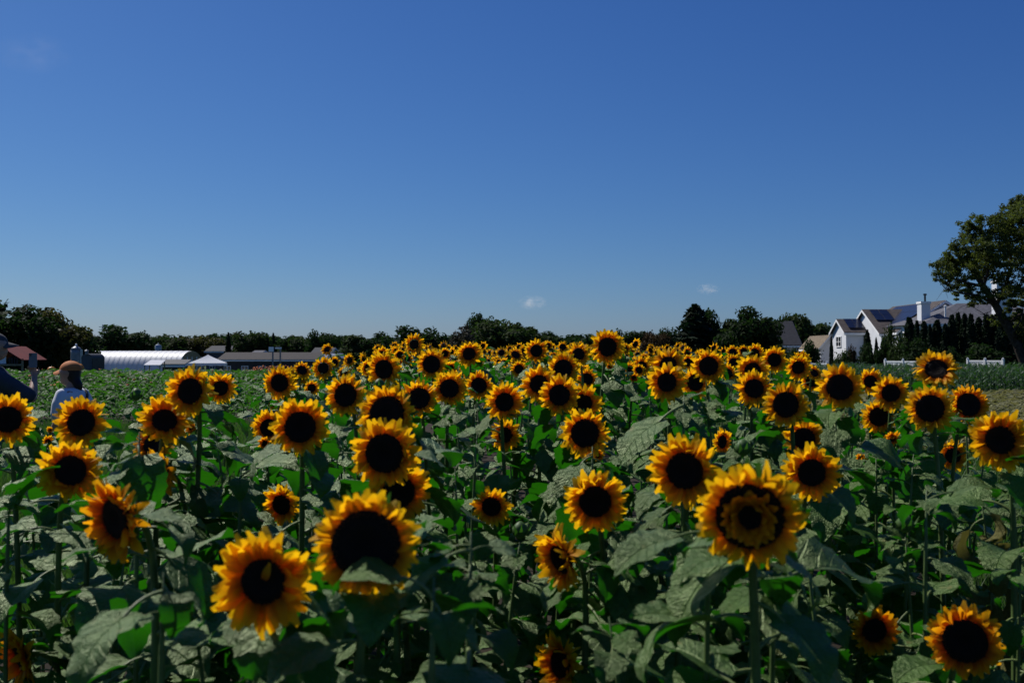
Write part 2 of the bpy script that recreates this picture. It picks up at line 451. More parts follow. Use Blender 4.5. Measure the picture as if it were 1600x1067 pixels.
CR = {}
for k in range(4):
    CR['round%d' % k] = [crown_mesh('crown', lobes_round(20 + k, 24, .47 + .03 * k), 6800, .045, FOL[0], 60 + k), trunk_mesh(k)]
CR['mid0'] = [crown_mesh('crown', lobes_round(41, 26, .50, .58, .42), 6800, .045, FOL[1], 71), trunk_mesh(9)]
CR['mid1'] = [crown_mesh('crown', lobes_round(42, 20, .42, .60, .40), 6800, .045, FOL[1], 72), trunk_mesh(10)]
CR['olive'] = [crown_mesh('crown', lobes_round(43, 22, .50, .58, .40), 6800, .045, FOL[2], 73), trunk_mesh(11)]
CR['rust'] = [crown_mesh('crown', lobes_round(44, 18, .48, .56, .42), 4000, .038, FOL[4], 74), trunk_mesh(12)]
CR['thin'] = [crown_mesh('crown', [(l[0], l[1], l[2], l[3] * .62, l[4] * .62, l[5] * .62) for l in lobes_round(45, 26, .42, .62, .40)[1:]], 2000, .03, FOL[5], 75), trunk_mesh(13)]

def conifer_points(seed, n, rbase=.2, jag=.35, z0=.04, layers=13, power=.85):
    rg = np.random.default_rng(seed)
    t = rg.uniform(0, 1, n) ** 1.35
    z = z0 + (1 - z0) * t
    a = rg.uniform(0, 2 * np.pi, n)
    rmax = rbase * (1 - t) ** power * (1 - jag * (.5 + .5 * np.sin(t * layers * 6.28 + 1.7 * np.sin(a * 3 + seed))) ) * (1 + .18 * np.sin(a * 5 + t * 20))
    rr = rmax * rg.uniform(0, 1, n) ** .35
    P = np.stack([rr * np.cos(a), rr * np.sin(a), z - rr * .35], 1)
    Nn = np.stack([np.cos(a), np.sin(a), np.full(n, .5)], 1)
    return P, Nn
def conifer_mesh(seed, n, size, m, **kw):
    P, Nn = conifer_points(seed, n, **kw)
    V = card_crown(P, Nn, size, seed, 2.0)
    return rawmesh('crown', V, [4] * n, np.arange(4 * n), [0] * n, np.tile([(0, .5), (.5, 1), (1, .5), (.5, 0)], (n, 1)).astype(np.float32), [m])
def spike_trunk():
    b = MB(); b.tube([(0, 0, -.03), (0, 0, .5), (0, 0, .97)], [.022, .014, .004], 6)
    return b.mesh('trunk', [M_bark], True)
TK = spike_trunk()
CR['spruce0'] = [conifer_mesh(5, 4200, .036, FOL[3], rbase=.30, power=.62, jag=.5), TK]
CR['spruce1'] = [conifer_mesh(6, 4200, .036, FOL[3], rbase=.23, layers=10), TK]
CR['cypress0'] = [conifer_mesh(7, 3600, .030, FOL[3], rbase=.15, jag=.12, power=.42), TK]
CR['cypress1'] = [conifer_mesh(8, 3600, .030, FOL[3], rbase=.135, jag=.16, power=.5, layers=6), TK]
CR['cone'] = [conifer_mesh(9, 3600, .030, FOL[3], rbase=.26, jag=.10, power=.6), TK]
CR['shrub0'] = [crown_mesh('crown', [(0, 0, .42, .5, .5, .45)] + lobes_round(46, 18, .52, .48, .46), 3600, .05, FOL[1], 80), trunk_mesh(14, .3)]
CR['shrub1'] = [crown_mesh('crown', [(0, 0, .42, .5, .5, .45)] + lobes_round(47, 18, .55, .48, .46), 3600, .05, FOL[0], 81), trunk_mesh(15, .3)]
CR['shrubred'] = [crown_mesh('crown', [(0, 0, .42, .5, .5, .45)] + lobes_round(48, 14, .50, .48, .46), 3000, .05, FOL[4], 82), trunk_mesh(16, .3)]

def tree(cx, top, D, wpx, kind, label, cat='tree', name='tree', group=None, wk=None, rot=None):
    """a tree whose crown top stands at photo pixel (cx, top) at depth D and is wpx pixels wide"""
    p = px(cx, top, D)
    z0 = gz(p.x, D)
    h = p.z - z0
    cm, tm = CR[kind]
    if wk is None:
        xs = [v.co.x for v in cm.vertices]; CR[kind].append(None) if False else None
        wk = (max(xs) - min(xs)) * .93
    sxy = wpx * D / F / wk
    o = empty(name, (p.x, D, z0), rot if rot is not None else RND.uniform(0, 6.28))
    o.scale = (sxy, sxy, h / 1.0)
    link('trunk', tm, o); link('crown', cm, o)
    tag(o, label, cat, group)
    return o
WID = {}
for k, (cm, tm) in CR.items():
    co = np.empty(len(cm.vertices) * 3, np.float32); cm.vertices.foreach_get('co', co); co = co.reshape(-1, 3)
    WID[k] = float(np.percentile(co[:, 0], 99.3) - np.percentile(co[:, 0], .7))
    hz = float(np.percentile(co[:, 2], 99.7))
    co[:, 2] /= hz                                   # crown tops reach exactly unit height
    cm.vertices.foreach_set('co', co.ravel()); cm.update()

TREES = [  # x, top y, depth, width px, kind, label
    (-22, 470, 118, 110, 'round0', 'huge dark broadleaf tree cut by the left frame edge'),
    (28, 481, 112, 92, 'round1', 'tall dark round tree above the man with the phone'),
    (72, 485, 116, 88, 'olive', 'dark tree with olive lit top at the end of the left wood'),
    (103, 500, 120, 58, 'round2', 'dark tree sloping down to the right above the orange cap'),
    (124, 517, 128, 36, 'mid1', 'small ragged tree at the right end of the left wood'),
    (156, 527, 178, 44, 'round3', 'low dark tree below the far lattice mast'),
    (186, 511, 178, 74, 'round0', 'broad dome shaped dark tree rising behind the white greenhouse'),
    (214, 521, 178, 34, 'round2', 'narrow dark tree leaning on the right side of the dome tree'),
    (239, 527, 230, 30, 'mid0', 'pale small round tree beside the blue silo'),
    (268, 529, 210, 46, 'mid1', 'low mid green tree just right of the blue silo'),
    (297, 528, 215, 44, 'olive', 'olive tree above the right end of the greenhouse'),
    (327, 526, 220, 48, 'olive', 'yellowish olive tree above the white canopy tent'),
    (357, 520, 200, 17, 'spruce1', 'slim pointed conifer, first of the two behind the dark barn roof'),
    (370, 521, 202, 20, 'spruce0', 'slim pointed conifer, second of the two behind the dark barn roof'),
    (394, 520, 196, 42, 'mid0', 'rounded mid green tree left of the white sign boards'),
    (417, 521, 204, 18, 'spruce1', 'thin conifer above the left white sign board'),
    (427, 521, 206, 16, 'spruce0', 'thin conifer directly above the right white sign board'),
    (449, 531, 235, 42, 'round1', 'low distant tree just right of the sign boards'),
    (474, 529, 235, 40, 'mid0', 'low mid green tree left of the twin topped clump'),
    (500, 519, 190, 34, 'round2', 'pointed topped dark tree above the small white gables'),
    (518, 522, 192, 42, 'round3', 'rounded dark tree right of the pointed topped one'),
    (560, 525, 170, 48, 'mid1', 'dark tree above the tiny side flower'),
    (592, 521, 168, 44, 'round1', 'dark bushy tree left of the twin crowned tree'),
    (634, 512, 160, 60, 'round0', 'dark tree crown behind the tall side turned sunflower'),
    (668, 515, 162, 50, 'round2', 'dark domed tree just right of the tall side turned sunflower'),
    (703, 527, 185, 40, 'round3', 'low dark tree in the dip before the tall grey tree'),
    (733, 509, 168, 56, 'thin', 'greyish thin leaved tree on the left of the tall crown', ),
    (752, 493, 170, 44, 'round3', 'tallest dark crown in the middle of the tree line'),
    (790, 502, 140, 74, 'mid0', 'broad green tree in the middle of the tree line'),
    (826, 512, 144, 46, 'mid1', 'green tree sloping down right of the broad middle one'),
    (862, 520, 190, 48, 'round1', 'low dark tree left of the tall central sunflower'),
    (975, 518, 170, 32, 'round2', 'dark low tree just right of the tall central sunflower'),
    (998, 519, 168, 40, 'mid1', 'dark rounded tree left of the rust tinted one'),
    (1021, 519, 160, 34, 'rust', 'rust tinted low tree in the right half of the tree line'),
    (1045, 514, 175, 34, 'round3', 'dark round tree left of the jagged spruce'),
    (1086, 477, 118, 92, 'spruce0', 'tall jagged dark spruce, the highest point of the right tree line'),
    (1106, 486, 121, 60, 'spruce1', 'second lower spruce top at the right shoulder of the tall one'),
    (1121, 489, 120, 42, 'round2', 'dark ragged tree filling the gap right of the spruce'),
    (1148, 500, 118, 50, 'mid1', 'rough green tree between spruce and the broad dark tree'),
    (1178, 483, 112, 72, 'round1', 'broad dark tree left of the slate roofed house'),
    (1214, 505, 150, 40, 'round2', 'small tree top just behind the slate roof'),
    (1250, 493, 150, 56, 'mid0', 'round green tree right of the slate roofed house'),
    (1281, 508, 155, 44, 'round3', 'lower dark tree left of the white house'),
]
for t in TREES:
    tree(*t, wk=WID[t[4]] / (1.0 if 'spruce' in t[4] else 1.35))

# far woods that read as one mass
def far_wood():
    items = []
    rg = random.Random(3)
    def tpl(k):
        me = CR[k][0]; n = len(me.vertices)
        co = np.empty(n * 3, np.float32); me.vertices.foreach_get('co', co)
        return (co.reshape(-1, 3)[:1600], np.full(400, 4, np.int32), np.arange(1600, dtype=np.int32), np.zeros(400, np.int32), np.zeros((1600, 2), np.float32))
    T = [tpl('round0'), tpl('mid0'), tpl('round3')]
    x = -1500
    while x < 3200:
        D = rg.uniform(330, 420)
        y = 526 + rg.uniform(-3, 3) + 2.5 * math.sin(x * .013) - (6 if not -40 < x < 1640 else 0)
        p = px(x, y, D); z0 = -2.4; h = (p.z - z0); s = h * rg.uniform(1.0, 1.5)
        items.append((T[rg.randrange(3)], TRS((p.x, D, z0), (0, 0, rg.uniform(0, 6.28)), (s, s, h))))
        x += rg.uniform(6, 12)
    # each card is far too small to see: enlarge them by using few, big ones
    for it in items: pass
    o = link('distant_wood', merged('distant_wood', items, [FOL[0]], False))
    tag(o, 'far wooded ridge along the horizon, faint behind the nearer trees', 'wood', kind='stuff')
_sv = {k: CR[k] for k in ('round0', 'mid0', 'round3')}
for k in _sv:
    CR[k] = [crown_mesh('crown', lobes_round(90, 16, .5, .5, .5), 400, .15, FOL[0], 95), None]
far_wood()
CR.update(_sv)

# ------------------------------------------------------------------ the houses on the right
def P2(pxx, y):          # x for a pixel column at depth y
    return (pxx - 800) / F * y
def ZZ(pyy, y):
    return px(800, pyy, y).z

def gable_x(root, x0, x1, y0, y1, zb, ze, zr, roofm, over=.3, wallm=M_siding):
    """wing with its ridge along x: walls, two roof slopes, fascias"""
    ym = (y0 + y1) / 2
    b = MB()
    b.poly([(x0, y1, zb), (x0, y0, zb), (x0, y0, ze), (x0, ym, zr), (x0, y1, ze)])
    b.poly([(x1, y0, zb), (x1, y1, zb), (x1, y1, ze), (x1, ym, zr), (x1, y0, ze)])
    b.poly([(x0, y0, zb), (x1, y0, zb), (x1, y0, ze), (x0, y0, ze)])
    b.poly([(x1, y1, zb), (x0, y1, zb), (x0, y1, ze), (x1, y1, ze)])
    b.build('wall', [wallm], root)
    sl = (zr - ze) / (ym - y0)
    for yy, s in ((y0, -1), (y1, 1)):
        e = yy + s * over; zz = ze - sl * over
        q = [(x0 - over, e, zz), (x1 + over, e, zz), (x1 + over, ym, zr), (x0 - over, ym, zr)]
        if s > 0: q = q[::-1]
        r = MB().slab([(p[0], p[1], p[2] + .12) for p in q], .11).build('roof', [roofm], root)
        MB().box(x0 - over + .02, x1 + over - .02, e - .03 if s < 0 else e, e if s < 0 else e + .03, zz - .2, zz + .03).build('fascia', [M_trim], r)
        for xe in (x0 - over - .035, x1 + over + .005):
            MB().add([(xe, e, zz - .16), (xe + .03, e, zz - .16), (xe + .03, e, zz + .06), (xe, e, zz + .06),
                   (xe, ym, zr - .16), (xe + .03, ym, zr - .16), (xe + .03, ym, zr + .06), (xe, ym, zr + .06)],
                  [(0, 1, 2, 3), (7, 6, 5, 4), (0, 4, 5, 1), (1, 5, 6, 2), (2, 6, 7, 3), (3, 7, 4, 0)]).build('rake_board', [M_trim], r)      # along the gable end

def gable_y(root, x0, x1, y0, y1, zb, ze, zr, roofm, over=.3, wallm=M_siding):
    """wing with its ridge along the depth, gable facing the viewer"""
    xm = (x0 + x1) / 2
    b = MB()
    b.poly([(x0, y0, zb), (x1, y0, zb), (x1, y0, ze), (xm, y0, zr), (x0, y0, ze)])
    b.poly([(x1, y1, zb), (x0, y1, zb), (x0, y1, ze), (xm, y1, zr), (x1, y1, ze)])
    b.poly([(x0, y1, zb), (x0, y0, zb), (x0, y0, ze), (x0, y1, ze)])
    b.poly([(x1, y0, zb), (x1, y1, zb), (x1, y1, ze), (x1, y0, ze)])
    b.build('wall', [wallm], root)
    sl = (zr - ze) / (xm - x0)
    for xx, s in ((x0, -1), (x1, 1)):
        e = xx + s * over; zz = ze - sl * over
        q = [(e, y1 + over, zz), (e, y0 - over, zz), (xm, y0 - over, zr), (xm, y1 + over, zr)]
        if s > 0: q = q[::-1]
        r = MB().slab([(p[0], p[1], p[2] + .12) for p in q], .11).build('roof', [roofm], root)
        MB().box(e - .03 if s < 0 else e, e if s < 0 else e + .03, y0 - over + .02, y1 + over - .02, zz - .2, zz + .03).build('fascia', [M_trim], r)
        ye = y0 - over - .035
        MB().add([(e, ye, zz - .16), (e, ye + .03, zz - .16), (e, ye + .03, zz + .08), (e, ye, zz + .08),
                  (xm, ye, zr - .16), (xm, ye + .03, zr - .16), (xm, ye + .03, zr + .08), (xm, ye, zr + .08)],
                 [(0, 1, 2, 3), (7, 6, 5, 4), (0, 4, 5, 1), (1, 5, 6, 2), (2, 6, 7, 3), (3, 7, 4, 0)]).build('rake_board', [M_trim], r)

def panels(root, o, ux, uy, nu, nv, pu, pv, gap=.02, skip=()):
    """solar panels on a roof plane: origin, unit vectors along the plane"""
    ux, uy = Vector(ux).normalized(), Vector(uy).normalized(); n = ux.cross(uy).normalized()
    M = Matrix((ux.to_4d(), uy.to_4d(), n.to_4d(), (0, 0, 0, 1))).transposed()
    for i in range(3): M[3][i] = 0
    fr = MB().box(0, pu - gap, 0, pv - gap, .10, .14).mesh('solar_panel', [M_solarfr])
    gl = MB().box(.015, pu - gap - .015, .015, pv - gap - .015, .139, .146).mesh('cell_glass', [M_solar])
    for i in range(nu):
        for j in range(nv):
            if (i, j) in skip: continue
            M2 = M.copy(); p = Vector(o) + ux * i * pu + uy * j * pv; M2.translation = p
            q = link('solar_panel', fr, root, M2); link('cell_glass', gl, q)

def window(root, M, wd, h, cols=2):
    """frame, panes and mullions in a local x-z plane facing -y"""
    f = MB(); t = .09
    f.box(-wd / 2 - t, wd / 2 + t, -.06, .02, h, h + t).box(-wd / 2 - t, wd / 2 + t, -.09, .02, -t, 0)
    f.box(-wd / 2 - t, -wd / 2, -.06, .02, 0, h).box(wd / 2, wd / 2 + t, -.06, .02, 0, h)
    for c in range(1, cols): x = -wd / 2 + wd * c / cols; f.box(x - .05, x + .05, -.055, .02, 0, h)
    f.box(-wd / 2, wd / 2, -.045, .02, h * .5 - .025, h * .5 + .025)
    q = link('window', f.mesh('window', [M_trim]), root, M)
    for c in range(cols):
        x0 = -wd / 2 + wd * c / cols
        for r in range(2):
            MB().box(x0 + .05, x0 + wd / cols - .05, -.02, .01, r * h * .5 + .03, (r + 1) * h * .5 - .03).build('pane', [M_glass], q)

H = empty('white_house', (38, 103, gz(38, 103)))
hz0 = gz(38, 103)
hx, hy = 38.0, 103.0
def HL(x, y, z): return (x - hx, y - hy, z - hz0)
# wing 1 : small gable seen at the left end
y0, y1 = 105.0, 109.4
x1a = P2(1322, y0)
ze, zr = ZZ(518, y0), ZZ(500, 107.2)
gable_x(H, x1a - hx, P2(1377, 100.9) - .35 - hx, y0 - hy, y1 - hy, 0, ze - hz0, zr - hz0, M_shingle)
# side pieces of the gable end: a double window
Mw = Matrix.Translation(HL(x1a - .01, 107.3, ZZ(541, 107.3))) @ Matrix.Rotation(R(-90), 4, 'Z')
window(H, Mw, 1.45, 1.0)
sl1 = Vector((0, 2.2, zr - ze))
panels(H, HL(x1a + .35, y0 + .25, ze + .15 + .14), (1, 0, 0), sl1, 2, 1, .85, 2.0)
# wing 2 : the larger gable behind
y0b, y1b = 100.9, 110.3
x2 = P2(1377, y0b)
ze2, zr2 = ZZ(520, y0b), ZZ(485, 105.6)
gable_x(H, x2 - hx, P2(1440, 107.5) - hx, y0b - hy, y1b - hy, 0, ze2 - hz0, zr2 - hz0, M_shingle)
sl2 = Vector((0, 4.7, zr2 - ze2))
u2 = sl2.normalized()
panels(H, Vector(HL(x2 + .3, y0b, ze2 + .12)) + u2 * 2.45, (1, 0, 0), sl2, 2, 2, .95, 1.25)
# wing 3 : gable facing the viewer, left slope full of panels
y0c, y1c = 98.0, 111.0
xm3 = P2(1476, y0c); zr3 = ZZ(471, y0c); xl3 = P2(1404, y0c); ze3 = ZZ(517, y0c)
gable_y(H, xl3 - hx, 2 * xm3 - xl3 - hx, y0c - hy, y1c - hy, 0, ze3 - hz0, zr3 - hz0, M_shingle)
sl3 = Vector((xm3 - xl3, 0, zr3 - ze3)); u3 = sl3.normalized()
panels(H, Vector(HL(xl3, y1c - .6, ze3 + .12)) + u3 * .3, (0, -1, 0), sl3, 9, 3, 1.25, 1.55, skip=((0, 0), (1, 0), (8, 2), (0, 2)))
# wing 4 : wide grey roof nearer the viewer, hip end on the left
y0d, y1d = 92.0, 101.0
xa, xb = P2(1440, y0d), P2(1680, y0d)
zed, zrd = ZZ(506, y0d), ZZ(474, 96.5)
b = MB().box(xa + .4 - hx, xb - .4 - hx, y0d + .35 - hy, y1d - .35 - hy, 0, zed - hz0 - .02)
b.build('wall', [M_siding], H)
ym = (y0d + y1d) / 2
A_, B_, C_, D_ = HL(xa, y0d, zed), HL(xb, y0d, zed), HL(xb, y1d, zed), HL(xa, y1d, zed)
R1, R2 = HL(xa + 5.3, ym, zrd), HL(xb - 4, ym, zrd)
rf = MB().add([A_, B_, C_, D_, R1, R2], [(0, 1, 5, 4), (1, 2, 5), (2, 3, 4, 5), (3, 0, 4), (3, 2, 1, 0)]).build('roof', [M_shingle2], H)
MB().box(xa - hx, xb - hx, y0d - .05 - hy, y0d - .01 - hy, zed - hz0 - .26, zed - hz0 + .02).build('fascia', [M_trim], rf)
for wx in (1462, 1492, 1512):
    window(H, Matrix.Translation(HL(P2(wx, y0d + .35), y0d + .34, ZZ(532, y0d))), 1.0, 1.2)
vp = px(1477, 489, 93.2)
MB().lathe([(.09, -.4), (.09, .55), (.13, .56), (.13, .68), (.05, .72)], 10, 0, HL(*vp)).build('vent_pipe', [M_trim], H)
# chimneys: boxed in siding, cap course, flue
def chimney(p0, p1, ptop, pbot, y, dep):
    xa, xb = P2(p0, y), P2(p1, y); zt, zb = ZZ(ptop, y), ZZ(pbot, y)
    c = MB().box(xa - hx, xb - hx, y - hy, y + dep - hy, zb - hz0, zt - hz0 - .2).build('chimney', [M_siding], H)
    MB().box(xa - .07 - hx, xb + .07 - hx, y - .07 - hy, y + dep + .07 - hy, zt - hz0 - .2, zt - hz0).build('chimney_cap', [M_trim], c)
    xc = (xa * .35 + xb * .65)
    MB().lathe([(.09, 0), (.09, .6), (.17, .62), (.17, .74), (.04, .78)], 10, 0, HL(xc, y + dep / 2, zt)).build('flue', [M_pipe], c)
chimney(1440, 1454, 471, 507, 94.2, 1.0)
chimney(1558, 1582, 438, 500, 90.5, 1.0)
# porch with tan roof at the left
yp = 111.0
xp0, xp1 = P2(1282, yp), P2(1302, yp)
gable_y(H, xp0 - hx, xp1 + .6 - hx, yp - hy, yp + 7 - hy, 0, ZZ(541, yp) - hz0, ZZ(525, yp) - hz0, M_tanroof)
tag(H, 'white sided house with steep gables, solar panels and boxed white chimneys', 'house')

# slate roofed house behind the trees
G = empty('slate_house', (P2(1225, 128), 128, gz(0, 128)))
gx, gy, g0 = G.location
ye = 128
gable_x(G, P2(1196, ye) - gx, P2(1249, ye) - gx, 0, 8.5, 0, ZZ(538, ye) - g0, ZZ(503, ye + 4.2) - g0, M_slate, wallm=M_greywall)
window(G, Matrix.Translation((.9, -.01, ZZ(549, ye) - g0)), 1.2, .6)
tag(G, 'dark house with steep slate roof between the dark trees', 'house')

# white vinyl fence: rails, posts and pickets one by one
def fence(xp0, xp1, D, ptop, label):
    """runs toward the viewer as it goes right, so that its boards face the sun"""
    x0 = P2(xp0, D); dx_, dy_ = .43, -.90; k1 = (xp1 - 800) / F
    L = (k1 * D - x0) / (dx_ - k1 * dy_)
    z0 = gz(0, D); zt = ZZ(ptop, D); h = zt - z0
    o = empty('vinyl_fence', (x0, D, z0), math.atan2(dy_, dx_)); L *= math.hypot(dx_, dy_)
    n = max(1, round(L / 1.9))
    post = MB().box(-.07, .07, -.07, .07, -.02, h + .08).lathe([(.1, h + .08), (.1, h + .11), (.02, h + .19)], 4).mesh('post', [M_vinyl])
    for i in range(n + 1): link('post', post, o, Matrix.Translation((L * i / n, 0, 0)))
    rail = MB().box(.07, L / n - .07, -.035, .035, 0, .12).mesh('rail', [M_vinyl])
    bw = .2; k = max(1, int((L / n - .16) / bw))
    pick = MB().box(0, (L / n - .16) / k - .012, -.016, .016, .16, h - .12).mesh('board', [M_vinyl])
    for i in range(n):
        for z in (.06, h - .13): link('rail', rail, o, Matrix.Translation((L * i / n, 0, z)))
        for j in range(k): link('board', pick, o, Matrix.Translation((L * i / n + .08 + j * (L / n - .16) / k, 0, 0)))
    tag(o, label, 'fence')
fence(1383, 1470, 75, 563.5, 'white vinyl fence behind the corn, left of the garden shrub')
fence(1512, 1567, 72, 562.5, 'white vinyl fence at the foot of the big leaning tree')
fence(1266, 1292, 80, 567, 'short white fence below the dark round shrub beside the porch')

# garden conifers and shrubs in front of the white house
ARB = [(1421, 497, 84, 20), (1433, 502, 82, 13), (1444, 503, 81, 17), (1453, 508, 80, 12), (1464, 501, 80, 20), (1477, 507, 79, 14), (1487, 493, 79, 17), (1497, 490, 80, 17), (1507, 491, 79, 16),
       (1517, 492, 78, 18), (1529, 497, 79, 18), (1541, 493, 78, 20), (1553, 498, 78, 18), (1565, 495, 77, 20), (1578, 500, 77, 20), (1591, 497, 77, 22), (1606, 499, 77, 22)]
ORD = ['first', 'second', 'third', 'fourth', 'fifth', 'sixth', 'seventh', 'eighth', 'ninth', 'tenth', 'eleventh', 'twelfth', 'thirteenth', 'fourteenth', 'fifteenth', 'sixteenth', 'seventeenth']
for i, (x, t, D, wd) in enumerate(ARB):
    k = ('cypress0', 'cypress1')[i % 2]
    tree(x, t, D, wd, k, 'columnar dark evergreen before the white house, %s from the left in the row' % ORD[i], 'evergreen', 'columnar_evergreen', 'evergreen row before the white house', wk=WID[k] / 1.4)
for x, t, D, wd, k, lb, nm in [
    (1355, 516, 90, 26, 'cone', 'dark cone shaped evergreen against the white side wall', 'cone_evergreen'),
    (1369, 528, 89, 14, 'cone', 'small dark cone evergreen at the corner of the second gable', 'cone_evergreen'),
    (1388, 510, 88, 26, 'shrub0', 'tall green shrub hiding the eave of the second gable', 'garden_shrub'),
    (1404, 524, 84, 40, 'shrub0', 'broad green shrub left of the evergreen row', 'garden_shrub'),
    (1378, 534, 85, 30, 'shrub1', 'dark low shrub below the second gable', 'garden_shrub'),
    (1352, 537, 86, 34, 'shrub1', 'dark shrub below the cone shaped evergreen', 'garden_shrub'),
    (1331, 541, 84, 16, 'shrubred', 'small rust red shrub at the corner of the white wall', 'garden_shrub'),
    (1316, 549, 82, 34, 'shrub0', 'low round green shrub under the double window', 'garden_shrub'),
    (1299, 527, 106, 9, 'cypress1', 'thin dark evergreen between porch and white gable', 'columnar_evergreen'),
    (1270, 532, 92, 42, 'shrub1', 'round dark shrub left of the tan roofed porch', 'garden_shrub'),
    (1240, 546, 96, 34, 'shrub0', 'low green shrub in front of the slate roofed house', 'garden_shrub'),
    (1436, 530, 76, 60, 'shrub1', 'wide dark hedge shrub at the left foot of the evergreen row', 'garden_shrub'),
    (1492, 543, 70.5, 34, 'shrub1', 'dark shrub in the gap between the two white fences', 'garden_shrub'),
    (1545, 538, 75, 90, 'shrub1', 'wide dark hedge shrub under the leaning tree', 'garden_shrub'),
    (1215, 540, 100, 40, 'shrub1', 'dark bushy shrub at the foot of the broad dark tree', 'garden_shrub')]:
    tree(x, t, D, wd, k, lb, 'shrub' if 'shrub' in nm else 'evergreen', nm, wk=WID[k])

# the big leaning tree at the right edge
def leaning_tree():
    D = 58.0
    base = px(1606, 600, D); base.z = gz(base.x, D)
    o = empty('leaning_tree', base)
    def q(x, y, d=0): return px(x, y, D + d) - base
    t = MB()
    t.tube([Vector((0.1, 0, -.1)), q(1600, 565), q(1590, 540), q(1573, 508, -.3), q(1556, 478, -.4), q(1537, 448, -.2), q(1520, 424), q(1500, 404)], [.34, .29, .26, .24, .21, .17, .11, .04], 9)
    t.build('trunk', [M_bark], o, True)
    limbs = [
        ([q(1590, 540), q(1604, 505, .8), q(1612, 470, 1.4), q(1606, 430, 1.6), q(1598, 380, 1.5), q(1590, 340, 1)], [.2, .17, .14, .11, .08, .03]),
        ([q(1556, 478, -.4), q(1570, 450, .5), q(1580, 420, .9), q(1578, 385, 1), q(1566, 352, .8)], [.14, .11, .09, .06, .02]),
        ([q(1537, 448, -.2), q(1512, 442, -.8), q(1492, 436, -1.2), q(1474, 428, -1.4)], [.1, .07, .05, .02]),
        ([q(1537, 448, -.2), q(1545, 420, .4), q(1540, 395, .7), q(1530, 375, .8)], [.1, .08, .05, .02]),
        ([q(1556, 478, -.4), q(1530, 462, -1), q(1500, 458, -1.4), q(1478, 452, -1.6), q(1464, 436, -1.6)], [.09, .07, .05, .03, .012]),
        ([q(1573, 508, -.3), q(1592, 492, -.8), q(1612, 488, -1), q(1640, 470, -1)], [.1, .08, .06, .02]),
        ([q(1612, 470, 1.4), q(1640, 440, 1.5), q(1668, 410, 1.4)], [.1, .07, .02]),
        ([q(1573, 508, -.3), q(1560, 498, -.8), q(1545, 495, -1.1), q(1520, 480, -1.2)], [.06, .045, .03, .01]),
        ([q(1590, 540), q(1582, 520, -.6), q(1596, 500, -1), q(1600, 470, -1)], [.08, .06, .04, .015]),
        ([q(1606, 430, 1.6), q(1585, 415, .6), q(1560, 410, .2), q(1540, 405, -.2)], [.08, .06, .04, .012])]
    r = random.Random(4)
    for pts, rad in limbs:
        l = MB().tube(pts, rad, 6).build('branch', [M_bark], o, True)
        tw = MB()
        for k in range(7):
            i = r.randrange(1, len(pts)); p = pts[i - 1].lerp(pts[i], r.random())
            d = Vector((r.uniform(-1, .6), r.uniform(-.8, .8), r.uniform(-.5, .8))) * r.uniform(.4, 1.1)
            tw.tube([p, p + d * .5 + Vector((0, 0, -.05)), p + d], [.025, .018, .006], 4)
        tw.build('twigs', [M_bark], l, True)['kind'] = 'stuff'
    bare = MB()
    for k in range(16):      # leafless twigs hanging left and below the crown
        p = q(r.uniform(1465, 1540), r.uniform(435, 480), r.uniform(-1.6, .4)); d = Vector((r.uniform(-.9, .2), r.uniform(-.3, .3), r.uniform(-.9, .3)))
        bare.tube([p, p + d * .5 + Vector((0, 0, r.uniform(-.2, .2))), p + d], [.014, .011, .005], 4)
    bare.build('bare_twigs', [M_bark], o, True)['kind'] = 'stuff'
    C = [(1478, 418, 22, 20), (1490, 400, 22, 18), (1472, 436, 14, 12), (1505, 425, 26, 20), (1520, 385, 28, 20), (1512, 362, 20, 16), (1540, 352, 26, 20), (1530, 405, 30, 22),
         (1560, 375, 32, 26), (1575, 345, 28, 22), (1590, 322, 22, 16), (1600, 350, 30, 30), (1565, 405, 30, 18), (1600, 395, 34, 24), (1545, 430, 30, 14), (1500, 450, 24, 10),
         (1528, 455, 22, 10), (1590, 430, 34, 16), (1630, 330, 34, 26), (1640, 380, 40, 34), (1660, 430, 40, 30), (1680, 370, 36, 34), (1625, 455, 30, 14), (1575, 452, 22, 9), (1594, 470, 20, 8), (1600, 500, 18, 12), (1545, 462, 22, 9), (1580, 480, 18, 9), (1602, 522, 14, 12), (1574, 494, 12, 7), (1556, 486, 10, 6), (1528, 470, 22, 9), (1560, 500, 16, 10), (1590, 520, 18, 14), (1502, 461, 16, 7), (1586, 460, 26, 14), (1600, 492, 18, 16), (1577, 520, 12, 11), (1604, 545, 12, 12)]
    rg = np.random.default_rng(31); Pp, Nn = [], []
    for (x, y, rx, ry) in C:
        n = int(rx * ry * 3.8)
        d = rg.normal(0, 1, (n, 3)); d /= np.linalg.norm(d, axis=1)[:, None]
        # tufts: gather needles round sub-centres so that sky shows between
        tc_ = rg.normal(0, 1, (max(5, n // 45), 3)); tc_ /= np.linalg.norm(tc_, axis=1)[:, None]; tc_ *= rg.uniform(.45, 1.08, (len(tc_), 1))
        k = rg.integers(0, len(tc_), n)
        loc = tc_[k] + d * (rg.uniform(0, 1, n) ** .5)[:, None] * .27
        dd = rg.uniform(-1.6, 1.6)
        c = np.array(q(x, y, dd)); s = D / F
        Pp.append(c + loc * np.array([rx * s, rx * s * 1.1, ry * s])); Nn.append(d + np.array([0, 0, .5]))
    Pp, Nn = np.concatenate(Pp), np.concatenate(Nn); n = len(Pp)
    Vv = card_crown(Pp, Nn, .075, 32, 2.2)
    me = rawmesh('crown', Vv, [4] * n, np.arange(4 * n), [0] * n, np.tile([(0, .5), (.5, 1), (1, .5), (.5, 0)], (n, 1)).astype(np.float32), [FOL[6]])
    link('crown', me, o)
    tag(o, 'big leaning tree with feathery crown and bare twigs at the right edge', 'tree')
leaning_tree()

